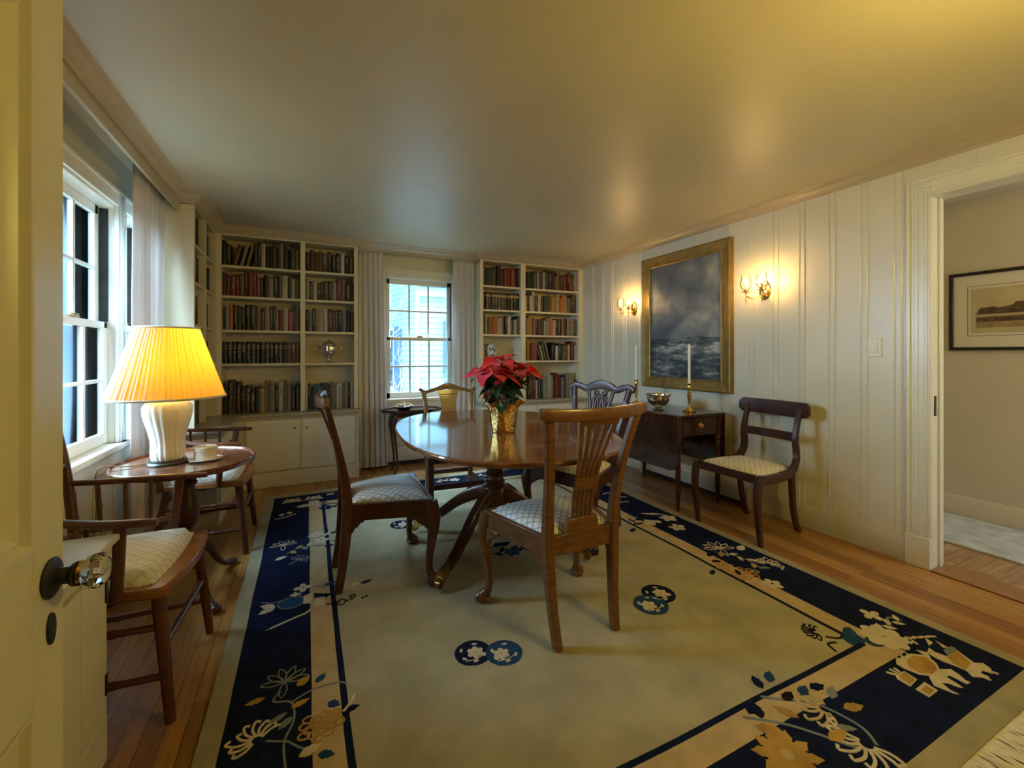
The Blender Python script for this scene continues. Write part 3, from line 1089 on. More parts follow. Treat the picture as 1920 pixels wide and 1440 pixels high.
for i, k in ((0, "KGGKDKBRRRRM"), (1, "DDDDDDKKKKKK"), (2, "KCBOOOCCTKWKCD"), (4, "RRRMRKKC")):
    row(k, (1.776, FB), (1, 0), 0.458, ZR[i], bayC, SN[i], (0.185, 0.20, 0.17, 0, 0.22)[i], (0.235, 0.20, 0.235, 0, 0.29)[i], (0, 1), 'books right of the back window', 2 if i == 1 else None)
bayD = 'bay beside the paneled wall'
for i, k in ((0, "KGKDCBWKDMBTMRMBMC"), (1, "CKCWDCDGGTYYCOOCEKDB"), (2, "KCYYPMDMCCOOCKDKPDETCG"), (3, "_YYRRP_\\BCTE|KKWKNCBTCRBW"), (4, "WKMMCKDECWCKRREDECCM")):
    row(k, (2.302, FB), (1, 0), 0.726, ZR[i], bayD, SN[i], (0.18, 0.18, 0.17, 0.17, 0.19)[i], (0.235, 0.235, 0.23, 0.235, 0.30)[i], (0, 1), 'books beside the paneled wall')
bayE = 'narrow bay by the left curtain'
bayF = 'narrow dark bay in the left corner'
for i in range(4):
    row(("DBTK", "KWDK", "KCDK", "KDBK")[i], (-0.70, 3.693), (0, 1), 0.31, ZL[i], bayE, SN[i], 0.19, 0.235, (-1, 0), 'books on the left wall')
    row(("KKNK", "NKKN", "KKNK", "KNKK")[i], (-0.70, 4.068), (0, 1), 0.34, ZL[i], bayF, SN[i], 0.19, 0.24, (-1, 0), 'books on the left wall')
row("NKD", (-0.70, 3.693), (0, 1), 0.31, CT, bayE, SN[4], 0.2, 0.25, (-1, 0), 'books on the left wall')

# lettering on the black and yellow spine of the bottom shelf
txt = bpy.data.curves.new('spine_title', 'FONT')
txt.body = 'OTE'
txt.size = 0.030
txt.extrude = 0.0003
txt.align_x = 'CENTER'
txt.align_y = 'CENTER'
txt.materials.append(M('title_yellow', (0.66, 0.60, 0.36), 0.6))
cand = sorted([o for o in COL.objects if o.name.startswith('book') and o.get('label', '').endswith(bayA) and 'bottom' in o['label'] and 'black' in o['label']], key=lambda o: o.location.x)
tmp = bpy.data.objects.new('title_curve', txt)
COL.objects.link(tmp)
bpy.context.view_layer.update()
tme = bpy.data.meshes.new_from_object(tmp.evaluated_get(bpy.context.evaluated_depsgraph_get()))
bpy.data.objects.remove(tmp)
to = bpy.data.objects.new('spine_title', tme)
COL.objects.link(to)
to.parent = cand[4]
bb = cand[4].dimensions
to.location = (0, -0.0012, bb.z * 0.66)
to.rotation_euler = (R(90), R(90), 0)

# silver trophy and patterned vase
r = empty('trophy', (0.200, 4.565, SH_L[3] + 0.0005), R(-8), 'two-handled silver trophy cup with a domed lid on the fourth shelf', 'trophy')
MB().lathe([(0.001, 0), (0.042, 0), (0.043, 0.006), (0.030, 0.014), (0.013, 0.022), (0.010, 0.040), (0.016, 0.048), (0.034, 0.062), (0.056, 0.088), (0.066, 0.115), (0.064, 0.14), (0.060, 0.158), (0.066, 0.172), (0.058, 0.174), (0.001, 0.170)], n=32).build('cup', SILVER, r)
MB().lathe([(0.001, 0.172), (0.062, 0.174), (0.060, 0.182), (0.045, 0.196), (0.026, 0.208), (0.010, 0.214), (0.006, 0.222), (0.010, 0.230), (0.008, 0.240), (0.003, 0.250), (0.001, 0.252)], n=28).build('lid', SILVER, r)
for s in (-1, 1):
    MB().tube(cr([(s * 0.060, 0, 0.150), (s * 0.085, 0, 0.166), (s * 0.108, 0, 0.158), (s * 0.110, 0, 0.135), (s * 0.092, 0, 0.112), (s * 0.075, 0, 0.098), (s * 0.058, 0, 0.100)], 5), 0.0042, n=8).build('handle', SILVER, r)

BLUEW = bpy.data.materials.new('blue_and_white_glaze')
BLUEW.use_nodes = True
t = BLUEW.node_tree
b = t.nodes['Principled BSDF']
b.inputs['Roughness'].default_value = 0.15
tc = t.nodes.new('ShaderNodeTexCoord')
vo = t.nodes.new('ShaderNodeTexVoronoi')
vo.inputs['Scale'].default_value = 34
nn = t.nodes.new('ShaderNodeTexNoise')
nn.inputs['Scale'].default_value = 40
ad = t.nodes.new('ShaderNodeMath')
ad.operation = 'ADD'
rr = t.nodes.new('ShaderNodeValToRGB')
rr.color_ramp.interpolation = 'CONSTANT'
rr.color_ramp.elements[0].color = (0.015, 0.02, 0.05, 1)
rr.color_ramp.elements[1].color = (0.62, 0.64, 0.62, 1)
rr.color_ramp.elements[1].position = 0.86
t.links.new(tc.outputs['Object'], vo.inputs['Vector'])
t.links.new(tc.outputs['Object'], nn.inputs['Vector'])
t.links.new(vo.outputs['Distance'], ad.inputs[0])
t.links.new(nn.outputs['Fac'], ad.inputs[1])
t.links.new(ad.outputs[0], rr.inputs['Fac'])
t.links.new(rr.outputs['Color'], b.inputs['Base Color'])
vz = MB().lathe([(0.001, 0), (0.040, 0), (0.042, 0.008), (0.038, 0.016), (0.055, 0.05), (0.064, 0.09), (0.066, 0.12), (0.060, 0.14), (0.066, 0.168), (0.080, 0.188), (0.077, 0.190), (0.060, 0.165), (0.052, 0.14), (0.001, 0.13)], n=32, mod=lambda t, z: 1 + (0.05 * math.cos(8 * t) if z > 0.16 else 0)).build('vase', BLUEW, loc=(1.895, 4.56, SH_R[3] + 0.0005))
tag(vz, 'dark blue and white patterned vase with flared rim on the shelf', 'vase')

# ================================================================== DINING TABLE
TX, TY, TA, TB, TRZ = 1.030, 2.36, 0.858, 0.580, R(-4.0)
t_root = empty('dining_table', (TX, TY, 0.0142), TRZ, 'large polished oval mahogany pedestal dining table in the middle of the room', 'dining table')


def superell(a, b, n=72, e=2.45):
    out = []
    for i in range(n):
        th = 2 * PI * i / n
        c, s = math.cos(th), math.sin(th)
        out.append((b * math.copysign(abs(c) ** (2 / e), c), a * math.copysign(abs(s) ** (2 / e), s)))
    return out


rings = []
for d_, z in ((0.026, 0.704), (0.007, 0.706), (0.002, 0.713), (0.0, 0.721), (0.002, 0.727), (0.007, 0.730)):
    rings.append([(x * (1 - d_ / TB), y * (1 - d_ / TA), z) for x, y in superell(TA, TB)])
mb = MB()
mb.loft(rings)
mb.build('tabletop', TABLEW, t_root, ang=25)
MB().box(-0.22, 0.22, -0.46, 0.46, 0.680, 0.7035).box(-0.30, 0.30, -0.05, 0.05, 0.655, 0.680).build('bearer', WALNUT, t_root, bevel=0.004)
MB().lathe([(0.001, 0.225), (0.060, 0.225), (0.075, 0.24), (0.080, 0.27), (0.080, 0.36), (0.070, 0.375), (0.055, 0.385), (0.062, 0.395), (0.062, 0.405), (0.050, 0.412), (0.046, 0.43), (0.058, 0.442), (0.058, 0.452), (0.048, 0.462), (0.050, 0.50), (0.062, 0.57), (0.066, 0.61), (0.055, 0.63), (0.070, 0.64), (0.072, 0.6545), (0.001, 0.6545)], (0, 0.06, 0), n=32).build('column', WALNUT, t_root)
for sx in (-1, 1):
    for sy in (-1, 1):
        d = Vector((sx * 0.745, sy * 0.667, 0)).normalized()
        pts = []
        for q, z, ra, rb in ((0.045, 0.325, 0.030, 0.045), (0.12, 0.315, 0.027, 0.038), (0.24, 0.255, 0.025, 0.032), (0.36, 0.165, 0.023, 0.027), (0.46, 0.100, 0.021, 0.023), (0.53, 0.072, 0.019, 0.019)):
            pts.append((d.x * q, d.y * q + 0.06, z, rb, ra))
        mb = MB()
        sweep(mb, pts, 6, rect=True, rnd=True)
        lg = mb.build('leg', WALNUT, t_root)
        mb = MB()
        sweep(mb, [(d.x * 0.505, d.y * 0.505 + 0.06, 0.081, 0.0215, 0.0215), (d.x * 0.56, d.y * 0.56 + 0.06, 0.060, 0.0205, 0.0205)], 2, rect=True)
        cp = mb.build('toe_cap', BRASS, lg)
        p = (d.x * 0.565, d.y * 0.565 + 0.06)
        mb = MB()
        n_ = Vector((-d.y, d.x, 0))
        mb.tube([(p[0] - n_.x * 0.014, p[1] - n_.y * 0.014, 0.0355), (p[0] + n_.x * 0.014, p[1] + n_.y * 0.014, 0.0355)], [0.021, 0.021], n=16)
        mb.tube([(p[0], p[1], 0.0355), (d.x * 0.55, d.y * 0.55 + 0.06, 0.066)], [0.010, 0.012], n=8)
        mb.build('caster', OLDBRASS, lg)

# ================================================================== SIDE CHAIRS


def cabriole(mb, x, y, dx, dy, top=0.425, foot='pad'):
    d = Vector((dx, dy, 0)).normalized()
    pts = [(0.0, top, 0.033), (0.008, 0.375, 0.037), (0.016, 0.335, 0.036), (0.014, 0.28, 0.029), (0.002, 0.20, 0.022), (-0.008, 0.12, 0.0175), (-0.006, 0.072, 0.0175), (0.006, 0.048, 0.022), (0.016, 0.034, 0.030), (0.020, 0.020, 0.034), (0.019, 0.006, 0.030), (0.018, 0.0, 0.026)]
    q = cr([(x + d.x * a, y + d.y * a, z, r) for a, z, r in pts], 4)
    mb.tube([p[:3] for p in q], [p[3] for p in q], n=12)


def knee_bracket(mb, x, y, ux, uy, th=0.022, z=0.362, L=0.085):
    """small scrolled bracket under the seat rail, running from the leg along (ux, uy)"""
    pts = [(0, 0), (L, 0), (L, -0.012), (L * 0.7, -0.018), (L * 0.55, -0.034), (L * 0.3, -0.042), (L * 0.12, -0.062), (0, -0.070)]
    n = Vector((-uy, ux, 0)) * th / 2
    a = [(x + ux * p - n.x, y + uy * p - n.y, z + q) for p, q in pts]
    b = [(x + ux * p + n.x, y + uy * p + n.y, z + q) for p, q in pts]
    mb.loft([a, b])


def cushion(parent, name, mat, f, bk, yf, yb, z0, rise, edge=0.016, nx=14, ny=12, corner=0.02):
    """drop-in upholstered seat: trapezoid, domed"""
    mb = MB()
    g = []
    for j in range(ny + 1):
        v = j / ny
        row_ = []
        for i in range(nx + 1):
            u = i / nx * 2 - 1
            hw = bk + (f - bk) * v
            y = yb + (yf - yb) * v
            du = 1 - abs(u)
            dv = min(v, 1 - v) * 2
            e1 = min(1, du / 0.16)
            e2 = min(1, dv / 0.16)
            ed = math.sqrt(max(0, 1 - (1 - e1) ** 2)) * math.sqrt(max(0, 1 - (1 - e2) ** 2))
            dome = (1 - u * u) * (1 - (2 * v - 1) ** 2)
            bow = 0.012 * (1 - u * u) * v
            cf = 1 - 0.04 * (1 - e2)
            row_.append(mb.v((u * hw * cf, y + bow, z0 + edge * ed + rise * dome)))
        g.append(row_)
    for j in range(ny):
        for i in range(nx):
            mb.f([g[j][i], g[j][i + 1], g[j + 1][i + 1], g[j + 1][i]])
    # skirt
    loop = [g[0][i] for i in range(nx + 1)] + [g[j][nx] for j in range(1, ny + 1)] + [g[ny][i] for i in range(nx - 1, -1, -1)] + [g[j][0] for j in range(ny - 1, 0, -1)]
    low = [mb.bm.verts.new((p.co.x * 0.995, p.co.y, z0 - 0.008)) for p in loop]
    for i in range(len(loop)):
        j = (i + 1) % len(loop)
        mb.f([loop[i], low[i], low[j], loop[j]])
    mb.f(low)
    return mb.build(name, mat, parent, ang=60)


def rails(parent, mat, f, bk, yf, yb, z0, z1, th=0.024, brackets=True):
    mb = MB()
    for a, b in (((-f, yf), (f, yf)), ((f, yf), (bk, yb)), ((-bk, yb), (bk, yb)), ((-f, yf), (-bk, yb))):
        d = Vector((b[0] - a[0], b[1] - a[1], 0)).normalized()
        n = Vector((-d.y, d.x, 0)) * th / 2
        mb.loft([[(p[0] - n.x, p[1] - n.y, z0), (p[0] + n.x, p[1] + n.y, z0), (p[0] + n.x, p[1] + n.y, z1), (p[0] - n.x, p[1] - n.y, z1)] for p in (a, b)])
    if brackets:
        sl = Vector((bk - f, yb - yf, 0)).normalized()
        for s in (-1, 1):
            knee_bracket(mb, s * (f - 0.02), yf, -s, 0, z=z0 + 0.002)
            knee_bracket(mb, s * f, yf - 0.02, s * sl.x, sl.y, z=z0 + 0.002)
            knee_bracket(mb, s * bk, yb + 0.02, -s * sl.x, -sl.y, z=z0 + 0.002, L=0.06)
    return mb.build('seat_frame', mat, parent, bevel=0.002)


def back_posts(parent, mat, bk, yb, path, name='back_post'):
    """path: (dx beyond bk, dy beyond yb, z, half width, half depth)"""
    for s in (-1, 1):
        mb = MB()
        q = cr([(s * (bk + a), yb + b, z, w_, d_) for a, b, z, w_, d_ in path], 5)
        mb.tube([p[:3] for p in q], [(p[4], p[3]) for p in q], rect=True, rnd=True, up=(0, 1, 0))
        mb.build(name, mat, parent)


def side_chair(kind, wd, seatm, label, group):
    r = empty('dining_chair', (0, 0, 0), 0, label, 'chair', group)
    F, B, YF, YB_ = 0.262, 0.165, 0.205, -0.190
    rails(r, wd, F, B, YF, YB_, 0.352, 0.432)
    cushion(r, 'seat', seatm, F - 0.010, B - 0.005, YF - 0.004, YB_ + 0.022, 0.430, 0.034)
    for s in (-1, 1):
        mb = MB()
        cabriole(mb, s * (F - 0.008), YF - 0.004, s * 0.7, 0.7)
        # claws on the foot
        for a in (-0.6, 0, 0.6):
            d = Matrix.Rotation(a, 3, 'Z') @ Vector((s * 0.7, 0.7, 0)).normalized()
            c = Vector((s * (F - 0.008), YF - 0.004, 0)) + Vector((s * 0.7, 0.7, 0)).normalized() * 0.018
            mb.tube([c + d * 0.015 + Vector((0, 0, 0.045)), c + d * 0.033 + Vector((0, 0, 0.028)), c + d * 0.036 + Vector((0, 0, 0.004))], [0.008, 0.010, 0.006], n=6)
        mb.build('leg', wd, r)
    if kind == 'fan':
        back_posts(r, wd, B, YB_, ((-0.022, -0.040, 0.0, 0.017, 0.019), (-0.012, -0.018, 0.14, 0.018, 0.020), (-0.004, -0.004, 0.30, 0.020, 0.024), (0.0, 0.0, 0.43, 0.021, 0.024), (0.004, -0.012, 0.56, 0.019, 0.020), (0.018, -0.044, 0.72, 0.018, 0.016), (0.040, -0.078, 0.86, 0.018, 0.014), (0.056, -0.096, 0.935, 0.020, 0.013)))
        # crest: bowed in plan, ears flaring
        pts = []
        for i in range(13):
            u = i / 12 * 2 - 1
            x = u * 0.258
            y = YB_ - 0.128 + 0.034 * u * u
            z = 0.928 + 0.014 * abs(u) ** 3 + 0.004 * (1 - u * u)
            h = 0.024 if abs(u) < 0.8 else 0.024 - 0.004 * (abs(u) - 0.8) / 0.2
            pts.append((x, y, z, h, 0.014))
        mb = MB()
        mb.tube([p[:3] for p in pts], [(p[3], p[4]) for p in pts], rect=True, rnd=True)
        mb.build('crest_rail', wd, r)
        mb = MB()
        for i in range(5):
            k = i - 2
            sweep(mb, [(k * 0.022, YB_ - 0.002, 0.485, 0.006, 0.0078), (k * 0.0225, YB_ - 0.010, 0.56, 0.006, 0.0085), (k * 0.0225, YB_ - 0.030, 0.64, 0.006, 0.0100), (k * 0.0255, YB_ - 0.055, 0.72, 0.006, 0.0090), (k * 0.0335, YB_ - 0.092, 0.83, 0.006, 0.0090), (k * 0.043, YB_ - 0.122, 0.918, 0.006, 0.0105)], 5, rect=True, rnd=True, up=(0, 1, 0))
        for z0, z1, hw, dy in ((0.610, 0.662, 0.058, -0.030), (0.885, 0.91, 0.094, -0.116)):
            mb.loft([[(-hw, YB_ + dy - 0.0055, z0), (hw, YB_ + dy - 0.0055, z0), (hw, YB_ + dy + 0.0055, z0), (-hw, YB_ + dy + 0.0055, z0)], [(-hw, YB_ + dy - 0.016, z1), (hw, YB_ + dy - 0.016, z1), (hw, YB_ + dy - 0.005, z1), (-hw, YB_ + dy - 0.005, z1)]])
        mb.build('splat', wd, r)
    else:
        back_posts(r, wd, B, YB_, ((-0.010, -0.060, 0.0, 0.019, 0.019), (-0.006, -0.025, 0.20, 0.019, 0.020), (0.0, 0.0, 0.43, 0.021, 0.023), (0.012, -0.020, 0.62, 0.018, 0.018), (0.040, -0.060, 0.80, 0.018, 0.015), (0.062, -0.088, 0.925, 0.018, 0.013)))
        # serpentine crest with ears and a raised middle
        pts = []
        for i in range(33):
            u = i / 32 * 2 - 1
            a = abs(u)
            z = 0.930 + 0.020 * math.exp(-(u / 0.30) ** 2) - 0.016 * math.exp(-((a - 0.46) / 0.12) ** 2) + 0.010 * math.exp(-((a - 0.80) / 0.14) ** 2) - 0.012 * max(0, (a - 0.9) / 0.1)
            h = 0.021 + 0.012 * math.exp(-(u / 0.34) ** 2)
            pts.append((u * 0.262, YB_ - 0.100 + 0.012 * u * u, z, h, 0.013))
        mb = MB()
        mb.tube([p[:3] for p in pts], [(p[3], p[4]) for p in pts], rect=True, rnd=True)
        mb.build('crest_rail', wd, r)
        mb = MB()

        def yy(z): return YB_ - 0.004 - 0.094 * ((z - 0.47) / 0.46) ** 1.3 if z > 0.47 else YB_ - 0.004
        def strap(pp, wv=0.0095):
            sweep(mb, [(x, yy(z), z, 0.007, wv) for x, z in pp], 5, rect=True, rnd=True, up=(0, 1, 0))
        for s in (-1, 1):
            strap([(s * 0.052, 0.48), (s * 0.050, 0.56), (s * 0.052, 0.66), (s * 0.064, 0.76), (s * 0.088, 0.85), (s * 0.104, 0.92)], 0.012)
            strap([(s * 0.030, 0.48), (s * 0.012, 0.60), (-s * 0.012, 0.68), (-s * 0.034, 0.76), (-s * 0.030, 0.83), (-s * 0.008, 0.86), (s * 0.020, 0.88), (s * 0.060, 0.915)])
            strap([(s * 0.012, 0.48), (s * 0.036, 0.60), (s * 0.036, 0.70), (s * 0.012, 0.78), (s * 0.014, 0.84), (s * 0.040, 0.87), (s * 0.052, 0.84), (s * 0.044, 0.80)])
            q = [(s * 0.034 + 0.017 * math.cos(a), yy(0.886) , 0.888 + 0.017 * math.sin(a)) for a in [2 * PI * i / 14 for i in range(14)]]
            mb.tube(q, (0.008, 0.008), n=6, closed=True)
        mb.box(-0.058, 0.058, yy(0.7) - 0.004, yy(0.7) + 0.004, 0.69, 0.705)
        mb.build('splat', wd, r)
    MB().prism([(-0.085, 0.430), (0.085, 0.430), (0.078, 0.470), (0.070, 0.490), (-0.070, 0.490), (-0.078, 0.470)], YB_ - 0.012, YB_ + 0.010, axis='y').build('shoe', wd, r, bevel=0.003)
    return r


ch = side_chair('fan', HONEY, DAMB, 'brown dining chair with fanned splat at the near end, back to the viewer', 'carved dining chairs')
ch.location = (1.034, 1.700, 0.0142)
ch.rotation_euler = (0, 0, R(1.5))
c2 = side_chair('fan', WALNUT, DAMB, 'dark brown dining chair seen from its side at the left of the table', 'carved dining chairs')
c2.location = (0.372, 2.418, 0.0142)
c2.rotation_euler = (0, 0, R(-90.5))
c3 = side_chair('pierced', MAHOG, DAMG, 'dark dining chair with pierced interlaced splat at the far right of the table', 'carved dining chairs')
c3.location = (1.628, 2.412, 0.0142)
c3.rotation_euler = (0, 0, R(110))


# the straight-legged chair at the window end
def straight_chair():
    r = empty('dining_chair', (1.055, 3.25, 0.0142), R(176), 'lighter brown dining chair with solid vase splat and straight legs near the window', 'chair', None)
    F, B, YF, YB_ = 0.232, 0.178, 0.200, -0.190
    rails(r, MAHOG, F, B, YF, YB_, 0.372, 0.432, brackets=False)
    cushion(r, 'seat', DAMB, F - 0.008, B - 0.005, YF - 0.004, YB_ + 0.022, 0.430, 0.018)
    for s in (-1, 1):
        MB().box(s * F - 0.020, s * F + 0.020, YF - 0.020, YF + 0.020, 0, 0.430).build('leg', MAHOG, r, bevel=0.003)
    back_posts(r, HONEY, B, YB_, ((0, -0.045, 0.0, 0.018, 0.019), (0, -0.015, 0.20, 0.018, 0.020), (0, 0, 0.43, 0.019, 0.022), (0.004, -0.012, 0.58, 0.016, 0.017), (0.014, -0.040, 0.74, 0.016, 0.014), (0.026, -0.062, 0.860, 0.018, 0.012)))
    mb = MB()
    pts = []
    for i in range(29):
        u = i / 28 * 2 - 1
        a = abs(u)
        z = 0.862 + 0.036 * math.exp(-(u / 0.42) ** 2) - 0.010 * math.exp(-((a - 0.80) / 0.13) ** 2) + 0.018 * max(0, (a - 0.84) / 0.16)
        h = 0.013 + 0.013 * math.exp(-(u / 0.30) ** 2)
        pts.append((u * 0.238, YB_ - 0.070 + 0.008 * u * u, z, h, 0.011))
    mb.tube([p[:3] for p in pts], [(p[3], p[4]) for p in pts], rect=True, rnd=True)
    mb.build('crest_rail', HONEY, r)
    mb = MB()
    prof = [(0.052, 0.47), (0.056, 0.50), (0.040, 0.54), (0.036, 0.58), (0.050, 0.64), (0.060, 0.70), (0.062, 0.76), (0.076, 0.82), (0.098, 0.868)]
    q = cr(prof, 4)
    fr = [(-a, z) for a, z in q] + [(a, z) for a, z in reversed(q)]
    def yv(z): return YB_ - 0.066 * max(0, (z - 0.47) / 0.40)
    mb.loft([[(x, yv(z) - 0.006, z) for x, z in fr], [(x, yv(z) + 0.006, z) for x, z in fr]])
    mb.box(-0.070, 0.070, yv(0.83) - 0.009, yv(0.83) + 0.007, 0.828, 0.836)
    mb.build('splat', HONEY, r)
    MB().box(-0.066, 0.066, YB_ - 0.012, YB_ + 0.010, 0.43, 0.474).build('shoe', HONEY, r, bevel=0.003)
    for s in (-1, 1):
        MB().tube([(s * F, YF, 0.165), (s * B, YB_ - 0.018, 0.165)], [(0.016, 0.009)] * 2, rect=True).build('stretcher', MAHOG, r)
    MB().tube([(-F + 0.02, YF, 0.200), (F - 0.02, YF, 0.200)], [(0.019, 0.009)] * 2, rect=True).build('stretcher', MAHOG, r)
    MB().tube([(-B, YB_ - 0.014, 0.205), (B, YB_ - 0.014, 0.205)], [(0.016, 0.009)] * 2, rect=True).build('stretcher', MAHOG, r)
    return r


straight_chair()

# ================================================================== REGENCY CHAIR AT THE WALL (local +Y is its front)
r = empty('side_chair', (2.712, 1.966, 0), R(90), 'dark sabre-leg side chair with cream seat against the paneled wall', 'chair')
F, B, YF, YB_ = 0.232, 0.186, 0.215, -0.170
for a, b in (((-F + 0.03, YF), (F - 0.03, YF)), ((-B, YB_), (B, YB_))):
    MB().tube([(*a, 0.408), (*b, 0.408)], [(0.026, 0.012)] * 2, rect=True).build('seat_rail', MAHOG, r, bevel=0.002)
cushion(r, 'seat', DAMG, F - 0.020, B - 0.012, YF - 0.004, YB_ + 0.012, 0.428, 0.020, 0.020)
for s in (-1, 1):
    # front sabre leg
    mb = MB()
    sweep(mb, [(s * F, YF + 0.004, 0.432, 0.022, 0.017), (s * F, YF + 0.022, 0.36, 0.024, 0.018), (s * F, YF + 0.026, 0.26, 0.021, 0.017), (s * F, YF + 0.012, 0.14, 0.018, 0.015), (s * F, YF - 0.004 + 0.004, 0.05, 0.015, 0.013), (s * F, YF - 0.006, 0.0, 0.014, 0.012)], 5, rect=True, rnd=True, up=(0, 1, 0))
    mb.build('leg', MAHOG, r)
    # side rail sweeping up into the back post
    mb = MB()
    sweep(mb, [(s * F, YF + 0.002, 0.410, 0.017, 0.026), (s * (F - 0.008), 0.10, 0.400, 0.016, 0.026), (s * (F - 0.020), -0.04, 0.398, 0.016, 0.026), (s * (B + 0.014), -0.150, 0.420, 0.016, 0.026), (s * (B + 0.006), -0.205, 0.480, 0.016, 0.024), (s * B, -0.215, 0.545, 0.016, 0.022), (s * B, -0.205, 0.61, 0.016, 0.020), (s * B, -0.215, 0.68, 0.016, 0.017), (s * B, -0.240, 0.76, 0.016, 0.015), (s * B, -0.265, 0.83, 0.016, 0.013)], 6, rect=True, rnd=True, up=(1, 0, 0))
    mb.build('back_post', MAHOG, r)
    # rear sabre leg
    mb = MB()
    sweep(mb, [(s * (B + 0.008), -0.150, 0.410, 0.022, 0.016), (s * (B + 0.004), -0.165, 0.30, 0.020, 0.016), (s * B, -0.180, 0.18, 0.018, 0.015), (s * B, -0.205, 0.08, 0.017, 0.015), (s * B, -0.240, 0.0, 0.017, 0.014)], 5, rect=True, rnd=True, up=(0, 1, 0))
    mb.build('leg', MAHOG, r)
# tablet crest, bowed in plan with rounded ends
mb = MB()
rings = []
for i in range(21):
    u = i / 20 * 2 - 1
    hh = 0.050 * (1 if abs(u) < 0.94 else 0.86 if abs(u) < 0.99 else 0.55)
    x = u * 0.252
    y = -0.272 + 0.022 * u * u
    rings.append([(x, y - 0.010, 0.805 - hh), (x, y + 0.010, 0.805 - hh), (x, y + 0.014, 0.805 - hh * 0.4), (x, y + 0.010, 0.805 + hh), (x, y - 0.014, 0.805 + hh + 0.003), (x, y - 0.012, 0.805)])
mb.loft(rings)
mb.build('crest_rail', MAHOG, r, bevel=0.003)
mb = MB()
mb.tube([(u * B, -0.205 - 0.012 * (1 - u * u), 0.630) for u in [i / 8 * 2 - 1 for i in range(9)]], (0.028, 0.009), rect=True)
mb.build('cross_rail', MAHOG, r, bevel=0.002)


# ================================================================== BAMBOO-TURNED ARMCHAIRS (front towards +x of the room)
def bamboo(mb, a, b, r0, nod=2, r1=None):
    A, Bv = Vector(a), Vector(b)
    r1 = r1 or r0
    pts, rad = [], []
    ks = 10 * (nod + 1)
    for i in range(ks + 1):
        t_ = i / ks
        pts.append(A.lerp(Bv, t_))
        rr_ = r0 + (r1 - r0) * t_
        e = 0
        for k in range(1, nod + 1):
            e += 0.28 * math.exp(-((t_ - k / (nod + 1)) / 0.016) ** 2) + 0.10 * math.exp(-((t_ - k / (nod + 1)) / 0.07) ** 2)
        rad.append(rr_ * (1 + e))
    mb.tube(pts, rad, n=10)


